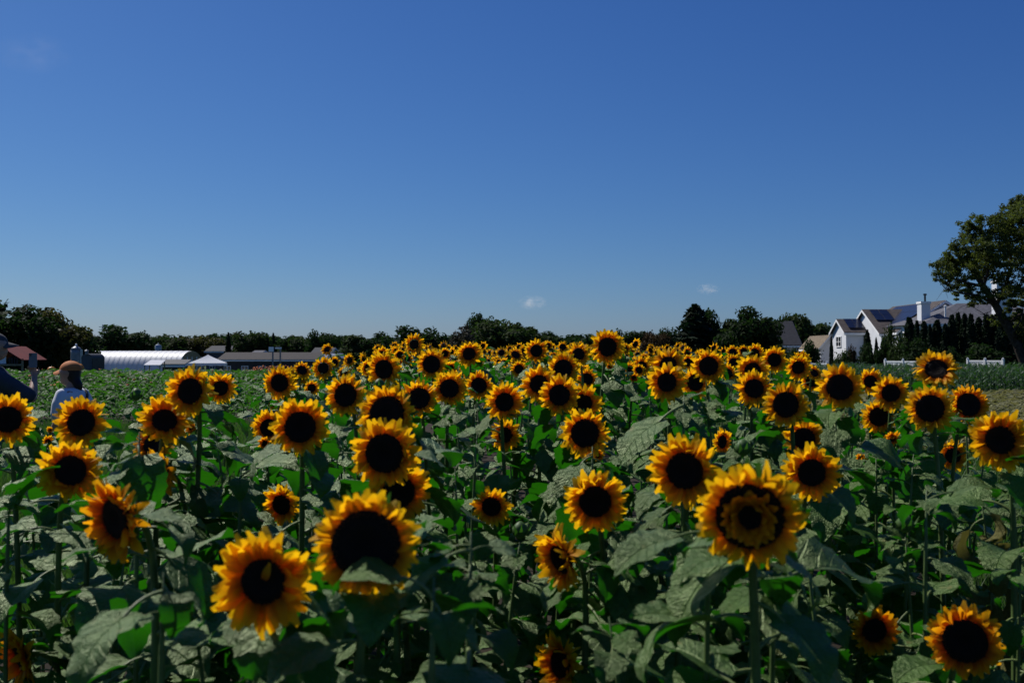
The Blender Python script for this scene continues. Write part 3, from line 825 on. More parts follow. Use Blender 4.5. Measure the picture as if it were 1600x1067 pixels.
# ------------------------------------------------------------------ farm buildings on the left
def greenhouse():
    D = 150.0
    xl, xr = P2(126, D), P2(296, D - 6)
    z0 = gz(0, D); top = ZZ(548.3, D) - z0; Wd = 7.0
    o = empty('tunnel_greenhouse', (xl, D, z0), math.atan2(-5.0, xr - xl))
    L = math.hypot(xr - xl, 5.0)
    n = 22; seg = 12
    prof = [(Wd / 2 * math.cos(math.pi * k / seg), top * math.sin(math.pi * k / seg) ** .75) for k in range(seg + 1)]
    for i in range(n):
        vs, fs = [], []
        for s_, sc_ in ((0, 1.0), (.5, .996), (1, 1.0)):
            for (yy, zz) in prof: vs.append((L * (i + s_) / n, -yy * sc_, zz * sc_))
        k = seg + 1
        for a in range(2):
            for j in range(seg): fs.append((a * k + j, a * k + j + 1, (a + 1) * k + j + 1, (a + 1) * k + j))
        MB().add(vs, fs).build('film_panel', [M_film], o, True)
        MB().tube([(L * i / n, -yy * 1.012, zz * 1.012) for yy, zz in prof], [.012] * len(prof), 5).build('hoop', [M_hoop], o)
    e = MB().poly([(L + .02, -yy, zz) for yy, zz in prof]).build('end_wall', [M_wood], o)
    for yy in (-2.4, -1.2, 0, 1.2, 2.4): MB().box(L + .03, L + .11, yy - .06, yy + .06, 0, top * .8).build('end_stud', [M_trim], e)
    MB().poly([(-.02, yy, zz) for yy, zz in prof[::-1]]).build('end_wall', [M_wood], o)
    MB().box(L + .04, L + .1, -.8, .8, 0, 2.0).build('door', [M_dark], e)
    tag(o, 'long white film covered tunnel greenhouse across the left field', 'greenhouse')
greenhouse()

def silo(xp, ptop, D, wpx, pdome, m, label, roofm):
    z0 = gz(0, D); x = P2(xp, D); r = wpx * D / F / 2; zt = ZZ(pdome, D) - z0; zc = ZZ(ptop, D) - z0
    o = empty('silo', (x, D, z0))
    b = MB().lathe([(r, 0)] + [(r * (1.0 + .012 * (i % 2)), zt * i / 10) for i in range(1, 11)], 20).build('body', [m], o, True)
    MB().lathe([(r * 1.04, zt), (r * .8, zt + (zc - zt) * .45), (r * .35, zt + (zc - zt) * .85), (r * .1, zc)], 20).build('roof', [roofm], o, True)
    MB().lathe([(r * .18, zc - .05), (r * .2, zc + .18), (r * .03, zc + .25)], 10).build('vent_cap', [M_trim], o, True)
    MB().box(r * .95, r * .95 + .1, -.2, .2, 0, zt).build('ladder', [M_hoop], o)
    tag(o, label, 'silo')
silo(119, 540.5, 105, 16, 546, M_steel, 'grey metal grain bin left of the greenhouse', M_steel)
silo(247, 538, 200, 9, 539.5, M_tank, 'pale blue grey silo above the greenhouse ridge', M_tank)

def arched_hut():
    D = 98; x0, x1 = P2(127, D), P2(144, D); z0 = gz(0, D); top = ZZ(552.5, D) - z0
    o = empty('arched_hut', ((x0 + x1) / 2, D, z0)); wd = x1 - x0
    pr = [(wd / 2 * math.cos(math.pi * k / 10), top - wd * .42 + wd * .42 * math.sin(math.pi * k / 10)) for k in range(11)]
    MB().add([(a, 0, z) for a, z in pr] + [(a, 3, z) for a, z in pr], [(i, i + 1, i + 12, i + 11) for i in range(10)]).build('roof', [M_dark], o, True)
    MB().poly([(wd / 2 - .02, .05, 0)] + [(a * .98, .05, z - .02) for a, z in pr] + [(-wd / 2 + .02, .05, 0)]).build('front_wall', [M_greywall], o)
    MB().box(-.4, .4, -.02, .04, 0, 1.7).build('door', [M_dark], o)
    MB().box(wd / 2 - .04, wd / 2, .05, 3, 0, top - wd * .42).build('side_wall', [M_dark], o)
    MB().box(-wd / 2, -wd / 2 + .04, .05, 3, 0, top - wd * .42).build('side_wall', [M_dark], o)
    MB().lathe([(.16, top - .1), (.16, top + .25), (.22, top + .27), (.05, top + .42)], 10).build('vent_cap', [M_steel], o)
    tag(o, 'small dark arched hut beside the grey grain bin', 'hut')
arched_hut()

def canopy():
    D = 86; z0 = gz(0, D); xc = P2(325, D); hw = 27 * D / F; ze = ZZ(567, D) - z0; zt = ZZ(554, D) - z0
    o = empty('canopy_tent', (xc, D, z0), R(12))
    c = MB()
    n = 8
    for s in range(4):
        a = Euler((0, 0, s * math.pi / 2)).to_matrix()
        vs, fs = [], []
        for i in range(n + 1):
            t = i / n; hh = zt + (ze - zt) * t ** .85
            for j in (-1, 0, 1): vs.append(a @ Vector((hw * t * j, -hw * t, hh - (.05 * math.sin(math.pi * t) if j == 0 else 0))))
        for i in range(n):
            for j in (0, 1): fs.append((i * 3 + j, i * 3 + j + 1, (i + 1) * 3 + j + 1, (i + 1) * 3 + j)[::-1])
        c.add(vs, fs)
    cn = c.build('canopy', [M_canvas], o, True)
    v = MB()
    for s in range(4):
        a = Euler((0, 0, s * math.pi / 2)).to_matrix(); vs = []
        for i in range(9):
            xx = -hw + 2 * hw * i / 8
            vs += [a @ Vector((xx, -hw - .005, ze)), a @ Vector((xx, -hw - .015, ze - .2 - .04 * (i % 2)))]
        v.add(vs, [(2 * i, 2 * i + 1, 2 * i + 3, 2 * i + 2) for i in range(8)])
    v.build('valance', [M_canvas], cn)
    for sx in (-1, 1):
        for sy in (-1, 1): MB().tube([(sx * hw * .97, sy * hw * .97, 0), (sx * hw * .97, sy * hw * .97, ze)], [.03, .03], 6).build('leg', [M_hoop], o)
    tag(o, 'white peaked pop up canopy tent right of the greenhouse', 'tent')
canopy()

def low_shed(x0p, x1p, D, pr, pe, dep, m, wm, name, label, cat='shed', wins=0):
    z0 = gz(0, D); x0, x1 = P2(x0p, D), P2(x1p, D)
    o = empty(name, ((x0 + x1) / 2, D, z0)); h = (x1 - x0) / 2
    gable_x(o, -h, h, 0, dep, 0, ZZ(pe, D) - z0, ZZ(pr, D + dep / 2) - z0, m, wallm=wm)
    for i in range(wins):
        window(o, Matrix.Translation((-h + 2 * h * (i + .5) / wins, -.01, .9)), 1.0, 1.0)
    tag(o, label, cat)
low_shed(342, 505, 168, 551.5, 562, 10, M_shade, M_dark, 'low_barn', 'long low dark roofed barn stretching behind the canopy tent', 'barn', 6)
low_shed(322, 382, 210, 541, 549, 10, M_slate, M_greywall, 'far_house', 'blue grey roofed house behind the white canopy tent', 'house', 3)
low_shed(488, 516, 180, 544, 552, 8, M_slate, M_greywall, 'far_house', 'dark roofed house left behind the three white gables', 'house', 2)
low_shed(512, 548, 186, 544, 554, 8, M_slate, M_greywall, 'far_house', 'dark roofed house right behind the three white gables', 'house', 2)
low_shed(396, 408, 175, 548.5, 551.5, 4, M_shingle2, M_siding, 'small_shed', 'tiny white gabled shed behind the long barn roof', 'shed')
low_shed(254, 286, 100, 563.5, 569.5, 3.5, M_dark, M_dark, 'dark_wagon_shed', 'low dark shed at the foot of the greenhouse', 'shed')

# white lean-to sheet and the heap by the greenhouse
D = 98; o = empty('white_sheet_frame', (P2(241, D), D, gz(0, D)))
wd = 13 * D / F; z1, z2 = ZZ(562.5, D) - gz(0, D), ZZ(570, D) - gz(0, D)
MB().slab([(-wd, -.6, z2), (wd, -.6, z2), (wd * 1.0, .9, z1), (-wd * .85, .9, z1)], .05).build('sheet', [M_canvas], o)
for x in (-wd * .9, wd * .9):
    MB().box(x - .04, x + .04, -.55, -.47, 0, z2 - .05).build('post', [M_wood], o); MB().box(x - .04, x + .04, .75, .83, 0, z1 - .1).build('post', [M_wood], o)
tag(o, 'slanted white sheet on posts below the greenhouse', 'shelter')

# three little white gables
D = 100; z0 = gz(0, D); x0 = P2(498, D); o = empty('gabled_stall', (x0, D, z0)); wd = 12 * D / F
for i in range(3):
    a = i * wd; zb, zt = ZZ(561, D) - z0, ZZ(553.5, D + .5) - z0
    gm_ = [M_wood if i == 2 else M_canvas]
    MB().poly([(a + .03, 0, 0), (a + wd - .03, 0, 0), (a + wd - .03, 0, zb), (a + wd / 2, 0, zt), (a + .03, 0, zb)]).build('gable_wall', gm_, o)
    MB().poly([(a + wd - .03, 2.4, 0), (a + .03, 2.4, 0), (a + .03, 2.4, zb), (a + wd / 2, 2.4, zt), (a + wd - .03, 2.4, zb)]).build('gable_wall', gm_, o)
    for s in (-1, 1):
        c = a + wd / 2; e = c + s * wd / 2
        q = [(c, -.1, zt), (e, -.1, zb), (e, 2.5, zb), (c, 2.5, zt)]
        MB().slab([(p[0], p[1], p[2] + .06) for p in (q if s < 0 else q[::-1])], .05).build('roof', [M_canvas], o)
    MB().box(a + wd * .3, a + wd * .7, -.03, .02, 0, 1.7).build('doorway', [M_dark], o)
tag(o, 'white stall with three little gables left of the far side flower', 'stall')

# sign boards on poles
D = 92; z0 = gz(0, D)
def sign(xp0, xp1, y0p, y1p, label, D):
    x0, x1 = P2(xp0, D), P2(xp1, D); o = empty('sign_board', ((x0 + x1) / 2, D, z0)); h = (x1 - x0) / 2
    MB().box(-h, h, -.04, .04, ZZ(y1p, D) - z0, ZZ(y0p, D) - z0).build('board', [M_trim], o)
    MB().box(h * .3, h * .3 + .12, .05, .17, 0, ZZ(y0p, D) - z0 - .1).build('pole', [M_steel], o)
    tag(o, label, 'sign')
sign(420, 427.5, 542, 549.5, 'white blank board on a pole, left of the pair before the barn', D)
sign(430, 440, 542.5, 545, 'narrow white board on a pole, right of the pair before the barn', D + 1)

# far lattice mast
D = 480; o = empty('lattice_mast', (P2(161.5, D), D, -2.4)); zt = ZZ(507, D) + 2.4
for sx in (-1, 1):
    for sy in (-1, 1): MB().tube([(sx * 1.6, sy * 1.6, 0), (sx * .35, sy * .35, zt)], [.16, .1], 4).build('leg', [M_steel], o)
for i in range(8):
    t0, t1 = i / 8, (i + 1) / 8; w0, w1 = 1.6 - 1.25 * t0, 1.6 - 1.25 * t1
    MB().tube([(-w0, -w0, zt * t0), (w1, -w1, zt * t1)], [.08, .08], 4).build('brace', [M_steel], o)
    MB().tube([(w0, -w0, zt * t0), (-w1, -w1, zt * t1)], [.08, .08], 4).build('brace', [M_steel], o)
for z in (.86, .93): MB().box(-2.2, 2.2, -.12, .12, zt * z, zt * z + .25).build('crossarm', [M_steel], o)
tag(o, 'faint far lattice mast above the low dark trees', 'mast')

# red roofed market stand behind the man, with pumpkins beside
D = 62; z0 = gz(0, D)
o = empty('market_stand', (P2(28, D), D, z0)); s = D / F
def q(x, y, d=0): return Vector((P2(x, D) - P2(28, D), d, ZZ(y, D) - z0))
MB().slab([q(50, 562, -1.2), q(50, 562, 2.0), q(16, 541, 2.0), q(16, 541, -1.2)], .06).build('roof', [M_red], o)
MB().slab([q(16, 541, -1.2), q(16, 541, 2.0), q(-18, 562, 2.0), q(-18, 562, -1.2)], .06).build('roof', [M_red], o)
MB().box(*[q(7, 0).x, q(22, 0).x], -1.0, -.95, q(0, 568).z, q(0, 555).z).build('notice_panel', [M_trim], o)
for xx in (-16, 3, 48): MB().box(q(xx, 0).x - .05, q(xx, 0).x + .05, -1.1, -1.0, 0, q(0, 560).z).build('post', [M_wood], o)
MB().box(q(-16, 0).x, q(48, 0).x, -1.3, -.9, q(0, 571).z, q(0, 568.5).z).build('counter', [M_wood], o)
for xx in (25, 29, 33, 37): MB().box(q(xx, 0).x, q(xx, 0).x + .09, -.9, -.86, q(0, 568).z, q(0, 558).z).build('hanging_strip', [M_dark], o)
tag(o, 'red roofed market stand behind the man with the phone', 'stall')
pk = MB()
vs, fs = [], []
for i in range(7):
    for k in range(16):
        an = 2 * math.pi * k / 16; ph = math.pi * i / 6; rr = (.5 + .05 * math.cos(an * 8)) * math.sin(ph)
        vs.append((rr * math.cos(an), rr * math.sin(an), .4 - .4 * math.cos(ph)))
for i in range(6):
    for k in range(16): fs.append((i * 16 + k, i * 16 + (k + 1) % 16, (i + 1) * 16 + (k + 1) % 16, (i + 1) * 16 + k))
pm = pk.add(vs, fs).mesh('skin', [M_pumpkin], True)
stm = MB().tube([(0, 0, .76), (.02, 0, .88), (.07, 0, .95)], [.05, .035, .04], 6).mesh('stalk', [M_stem], True)
bale = MB().box(-1.6, 1.6, -.6, .6, 0, 1.05).mesh('stack', [M_wood])
D = 72; z0 = gz(0, D); xx = P2(100, D)
bo = link('display_crate', bale); bo.location = (xx, D, z0)
MB().box(-1.66, 1.66, -.64, -.60, .75, .95).build('edge_board', [M_shade], bo)
tag(bo, 'wooden display stand for pumpkins behind the orange cap', 'stand')
for i, (dx, sc_, lb) in enumerate([(-.9, .55, 'small orange pumpkin on the display stand, leftmost of three'), (.1, .7, 'orange pumpkin in the middle of the display stand'), (1.0, .85, 'largest pumpkin on the display stand, next to the grain bin')]):
    r_ = empty('pumpkin', (xx + dx, D, z0 + 1.05)); r_.scale = (sc_,) * 3; link('skin', pm, r_); link('stalk', stm, r_); tag(r_, lb, 'pumpkin', 'pumpkins on the stand')

# ------------------------------------------------------------------ crops, grass, corn
def leaf_card(l, wd, droop, n=3):
    b = MB(); vs, fs, uvs = [], [], []
    for i in range(n + 1):
        t = i / n; ww = wd * math.sin(math.pi * min(.97, .12 + .85 * t)) * .5
        for s_ in (-1, 0, 1): vs.append((l * t, s_ * ww, -droop * t * t * l + abs(s_) * ww * .35)); uvs.append((.5 + .5 * s_, t))
    for i in range(n):
        for j in (0, 1): fs.append((i * 3 + j, (i + 1) * 3 + j, (i + 1) * 3 + j + 1, i * 3 + j + 1))
    return b.add(vs, fs, 0, uvs)
def bushy(seed, n, h, rad, l, wd):
    r = random.Random(seed); items = []
    t = arr(leaf_card(1, wd, .5, 2))
    for i in range(n):
        z = h * (r.random() ** .6); rr = rad * math.sqrt(r.random()) * (1.15 - .6 * z / h); a = r.uniform(0, 6.28)
        items.append((t, TRS((rr * math.cos(a), rr * math.sin(a), z), (r.uniform(-.5, .5), r.uniform(-.6, .5), a + r.uniform(-1, 1)), l * r.uniform(.7, 1.3))))
    V = np.concatenate([i[0][0] @ np.array(i[1])[:3, :3].T + np.array(i[1])[:3, 3] for i in items])
    k = len(t[0]); return (V.astype(np.float32), np.tile(t[1], n), np.concatenate([t[2] + k * i for i in range(n)]), np.tile(t[3], n), np.tile(t[4], (n, 1)))
BU = [bushy(i, 46, .72, .42, .15, .62) for i in range(4)]
BUF = [bushy(20 + i, 22, .72, .5, .24, .7) for i in range(3)]
r = random.Random(8); it = []
for row in range(46):
    y = 21.5 + row * 1.15
    if y > 66: break
    x = -.53 * y - 4; xe = -.115 * y - 1.4
    st = .52 if y < 42 else .75
    while x < xe:
        T_ = BU if y < 36 else BUF
        s_ = r.uniform(.75, 1.12) * (1.0 if y > 27 else .85)
        it.append((T_[r.randrange(len(T_))], TRS((x + r.uniform(-.12, .12), y + r.uniform(-.2, .2), gz(x, y)), (0, 0, r.uniform(0, 6.28)), (s_ * 1.15, s_ * 1.15, s_))))
        x += st
o = link('crop_rows', merged('crop_rows', it, [M_crop], False))
tag(o, 'low leafy green crop in rows across the left field', 'crop', kind='stuff')
# small far blossoms scattered in the crop
fb = MB().lathe([(.02, 0), (.06, .02), (.045, .05), (.01, .06)], 6)
fbt = arr(fb); it = []
for i in range(60):
    y = r.uniform(24, 60); x = r.uniform(-.5 * y, -.13 * y - 1)
    it.append((fbt, TRS((x, y, gz(x, y) + r.uniform(.62, .82)), (r.uniform(-.6, .6), r.uniform(-.6, .6), 0), r.uniform(.5, 1.0))))
for i in range(150):
    y = r.uniform(56, 63); x = P2(r.uniform(395, 480), y)
    it.append((fbt, TRS((x, y, gz(x, y) + r.uniform(.7, .95)), (r.uniform(-.6, .6), r.uniform(-.6, .6), 0), r.uniform(.8, 1.5))))
o = link('crop_blossoms', merged('crop_blossoms', it, [M_blossom]))
tag(o, 'tiny orange and red blossoms dotted over the left crop', 'blossom', kind='stuff')
# green hedge strip at the far edge of the field
it = []
for i in range(700):
    y = r.uniform(88, 100); x = r.uniform(P2(-40, y), P2(560, y)); s_ = r.uniform(1.3, 1.9)
    it.append((BUF[i % 3], TRS((x, y, gz(x, y)), (0, 0, r.uniform(0, 6.28)), s_)))
o = link('far_hedge', merged('far_hedge', it, [M_crop], False))
tag(o, 'dark green hedge strip along the far edge of the left field', 'hedge', kind='stuff')
# grass on the path between sunflowers and crop, and at the right of the strip
gt = MB()
for k in range(7):
    a = k * .9; l = .10 + .012 * k
    gt.add([(.02 * math.cos(a * 3), .02 * math.sin(a * 3), 0), (.02 * math.cos(a * 3) + .012, .02 * math.sin(a * 3), 0), (.08 * math.cos(a), .08 * math.sin(a), l)], [(0, 1, 2)])
gt = arr(gt); it = []
for i in range(9000):
    y = r.uniform(5.5, 21) ; x = r.uniform(-.56 * y, -1.9)
    s_ = r.uniform(.7, 1.6) * (.9 + y * .02); it.append((gt, TRS((x, y, gz(x, y)), (0, 0, r.uniform(0, 6.28)), s_)))
for i in range(7000):
    y = r.uniform(4, 30); x = r.uniform(2.6, .54 * y + 1.4)
    s_ = r.uniform(.8, 1.8) * (.9 + y * .02); it.append((gt, TRS((x, y, gz(x, y)), (0, 0, r.uniform(0, 6.28)), s_)))
o = link('grass', merged('grass', it, [M_grass], False))
tag(o, 'short rough grass on the path beside the sunflowers', 'grass', kind='stuff')
# pale dry weeds at the right
it = []
for i in range(1500):
    y = r.uniform(15, 34); x = r.uniform(max(3.0, .28 * y), .55 * y)
    s_ = r.uniform(.35, .75); it.append((BU[i % 4] if y < 24 else BUF[i % 3], TRS((x, y, 0), (0, 0, r.uniform(0, 6.28)), (s_ * 1.1, s_ * 1.1, s_ * .8))))
o = link('dry_weeds', merged('dry_weeds', it, [M_dry], False))
tag(o, 'pale dried weeds between the sunflowers and the corn', 'weeds', kind='stuff')
# corn
def corn(seed):
    rr = random.Random(seed); b = MB(); h = rr.uniform(.98, 1.14)
    b.tube([(0, 0, 0), (.02, 0, h * .6), (0, .02, h)], [.014, .011, .004], 4)
    for k in range(9):
        a = k * 2.4 + rr.uniform(-.4, .4); z = h * (.15 + .8 * k / 9); l = rr.uniform(.38, .58); ca, sa = math.cos(a), math.sin(a)
        vs, n = [], 5
        for i in range(n + 1):
            t = i / n; rr2 = l * (.75 * t); zz = z + l * (.75 * t - .62 * t * t); ww = .032 * (1 - t) ** .7 + .003
            for s_ in (-1, 1): vs.append((rr2 * ca - s_ * ww * sa, rr2 * sa + s_ * ww * ca, zz))
        b.add(vs, [(2 * i, 2 * i + 1, 2 * i + 3, 2 * i + 2) for i in range(n)])
    return arr(b)
CO = [corn(i) for i in range(5)]; it = []
y = 37.0
while y < 66:
    x = .20 * y; 
    while x < .58 * y:
        s_ = r.uniform(.85, 1.12) * (1.0 + .0 * y)
        it.append((CO[r.randrange(5)], TRS((x + r.uniform(-.1, .1), y + r.uniform(-.15, .15), gz(x, y)), (0, 0, r.uniform(0, 6.28)), s_)))
        x += .26 if y < 46 else .36
    y += .7
o = link('corn_rows', merged('corn_rows', it, [M_corn], False))
tag(o, 'dense dark green corn in front of the white fence', 'corn', kind='stuff')

# ------------------------------------------------------------------ people
M_skin = mat('skin', (0.40, 0.24, 0.17), 0.5, 0.08, 12)
M_tee = mat('white_cotton', (0.72, 0.74, 0.78), 0.85, 0.05, 8, 0.25, 25)
M_navy = mat('navy_cotton', (0.035, 0.048, 0.070), 0.85, 0.15, 8, 0.25, 25)
M_jeans = mat('denim', (0.05, 0.10, 0.22), 0.85, 0.2, 20)
M_cap = mat('rust_cap', (0.46, 0.15, 0.04), 0.8, 0.12, 10)
M_capg = mat('grey_cap', (0.06, 0.06, 0.065), 0.8, 0.15, 10)
M_hair = mat('dark_hair', (0.018, 0.012, 0.009), 0.5, 0.3, 40)
M_strap = mat('black_strap', (0.012, 0.012, 0.014), 0.6, 0.1, 10)
M_phone = mat('phone_shell', (0.03, 0.032, 0.036), 0.25, 0.1, 5)
M_phone2 = mat('phone_case', (0.16, 0.17, 0.19), 0.45, 0.08, 5)
M_eye = mat('eye', (0.02, 0.015, 0.012), 0.2, 0.1, 5)

_ico = None
def ico():
    global _ico
    if _ico is None:
        import bmesh
        bm = bmesh.new(); bmesh.ops.create_icosphere(bm, subdivisions=2, radius=1)
        _ico = (np.array([v.co[:] for v in bm.verts], np.float32), [[v.index for v in f.verts] for f in bm.faces]); bm.free()
    return _ico

def blob(name, chains, mt, parent, voxel=.011, smooth=6):
    """one continuous skin grown round chains of (point, (rx, ry, rz)) joints"""
    V, Fc = ico(); b = MB()
    for ch in chains:
        for i in range(max(1, len(ch) - 1)):
            p0, r0 = ch[i]; p1, r1 = ch[min(i + 1, len(ch) - 1)]
            p0, p1, r0, r1 = map(np.array, (p0, p1, r0, r1))
            n = max(2, int(np.linalg.norm(p1 - p0) / (min(r0.min(), r1.min()) * .35)) + 1)
            for k in range(n + 1):
                t = k / n; b.add((V * (r0 + (r1 - r0) * t) + p0 + (p1 - p0) * t).tolist(), Fc)
    tmp = bpy.data.objects.new('tmp', b.mesh('tmp', [mt], True)); COL.objects.link(tmp)
    md = tmp.modifiers.new('r', 'REMESH'); md.mode = 'VOXEL'; md.voxel_size = voxel; md.use_smooth_shade = True
    ms = tmp.modifiers.new('s', 'SMOOTH'); ms.iterations = smooth; ms.factor = .5
    dg = bpy.context.evaluated_depsgraph_get()
    me = bpy.data.meshes.new_from_object(tmp.evaluated_get(dg)); me.name = name
    bpy.data.objects.remove(tmp)
    me.materials.clear(); me.materials.append(mt)
    return link(name, me, parent)

def s3(r): return (r, r, r)
def hand(w_, d, palm, curl, scale=1.0):
    """palm and five bent fingers; w_ wrist, d direction to the fingers, palm = palm normal"""
    w_, d, palm = Vector(w_), Vector(d).normalized(), Vector(palm).normalized(); side = d.cross(palm).normalized()
    ch = [[(w_, s3(.024)), (w_ + d * .035, s3(.026)), (w_ + d * .07, s3(.022))]]
    for k, l in enumerate((.068, .078, .074, .056)):
        o_ = w_ + d * .078 + side * (.03 - .02 * k); a = o_; c = [(w_ + d * .04 + side * (.022 - .015 * k), s3(.014)), (a, s3(.0105))]
        dd = d.copy()
        for q_ in range(3):
            dd = (dd * math.cos(curl) + palm * math.sin(curl)).normalized(); a = a + dd * l / 3 * scale; c.append((a, s3(.0095 - .001 * q_)))
        ch.append(c)
    b_ = w_ + d * .025 + side * .03
    ch.append([(b_, s3(.014)), (b_ + (d * .6 + side * .8) * .035, s3(.012)), (b_ + (d * .9 + side * .55 + palm * .35) * .062, s3(.010))])
    return ch
def head_chain(c, f, hw=.072, hl=.09, hh=.105):
    """skull, jaw, nose, brow and ears; f = facing direction (unit, horizontal)"""
    c = Vector(c); f = Vector(f); s_ = Vector((-f.y, f.x, 0))
    R_ = lambda r: (abs(f.y) * hw + abs(f.x) * hl, abs(f.x) * hw + abs(f.y) * hl, r)
    ch = [[(c + Vector((0, 0, .02)), R_(hh * .82))], [(c + f * .02 + Vector((0, 0, -.045)), tuple(q_ * .78 for q_ in R_(hh * .85)))],
          [(c + f * .055 + Vector((0, 0, -.088)), s3(.026))],
          [(c + f * .086 + Vector((0, 0, .0)), s3(.012)), (c + f * .106 + Vector((0, 0, -.026)), s3(.0135))],
          [(c + f * .078 + s_ * .03 + Vector((0, 0, .022)), s3(.018)), (c + f * .078 - s_ * .03 + Vector((0, 0, .022)), s3(.018))],
          [(c + f * .082 + s_ * .014 + Vector((0, 0, -.058)), s3(.011)), (c + f * .082 - s_ * .014 + Vector((0, 0, -.058)), s3(.011))]]
    for q_ in (-1, 1): ch.append([(c + s_ * q_ * hw * .98 + Vector((0, 0, .012)), (.018, .018, .03)), (c + s_ * q_ * hw * .98 + Vector((0, 0, -.018)), (.014, .014, .02))])
    return ch
def cap(name, c, f, mt, parent, r=.1, bl=.085):
    c = Vector(c); f = Vector(f); s_ = Vector((-f.y, f.x, 0)); up = Vector((0, 0, 1))
    b = MB(); vs, fs = [], []; n = 24
    for i in range(8):
        ph = math.pi / 2 * i / 7
        for k in range(n):
            a = 2 * math.pi * k / n; q_ = math.cos(ph) * (1 + .015 * math.cos(a * 6))
            vs.append(c + f * (r * 1.08 * q_ * math.cos(a)) + s_ * (r * .86 * q_ * math.sin(a)) + up * (r * .88 * math.sin(ph)))
    for i in range(7):
        for k in range(n): fs.append((i * n + k, i * n + (k + 1) % n, (i + 1) * n + (k + 1) % n, (i + 1) * n + k))
    cr = b.add(vs, fs).build(name, [mt], parent, True)
    v = MB(); vs, fs = [], []
    for z in (0, -.006):
        for i in range(9):
            a = R(-68 + 17 * i)
            for e in (0, .5, 1):
                rr = Vector((0, 0, 0)) + f * (r * 1.06 * math.cos(a) + bl * e * math.cos(a) ** .5) + s_ * (r * .85 * math.sin(a))
                vs.append(c + rr + up * (z + .012 - .028 * e - .03 * (math.sin(a) ** 2)))
    for h in (0, 27):
        for i in range(8):
            for e in (0, 1): fs.append((h + i * 3 + e, h + (i + 1) * 3 + e, h + (i + 1) * 3 + e + 1, h + i * 3 + e + 1))
    for i in range(8): fs.append((i * 3 + 2, (i + 1) * 3 + 2, 27 + (i + 1) * 3 + 2, 27 + i * 3 + 2))
    v.add(vs, fs).build('brim', [mt], cr, True)
    MB().lathe([(.009, -.002), (.008, .006), (.002, .009)], 8, 0, c + up * r * .88).build('button', [mt], cr, True)
    return cr
def strip(name, pts, wd, nrm, mt, parent):
    vs, fs = [], []
    for i, (p, n_) in enumerate(zip(pts, nrm)):
        p = Vector(p); t = (Vector(pts[min(i + 1, len(pts) - 1)]) - Vector(pts[max(i - 1, 0)])).normalized(); s_ = t.cross(Vector(n_)).normalized() * wd / 2
        n2 = Vector(n_).normalized() * .004
        vs += [p - s_ - n2, p + s_ - n2, p + s_ + n2, p - s_ + n2]
    for i in range(len(pts) - 1):
        for k in range(4): fs.append((i * 4 + k, i * 4 + (k + 1) % 4, (i + 1) * 4 + (k + 1) % 4, (i + 1) * 4 + k))
    return MB().add(vs, fs).build(name, [mt], parent)

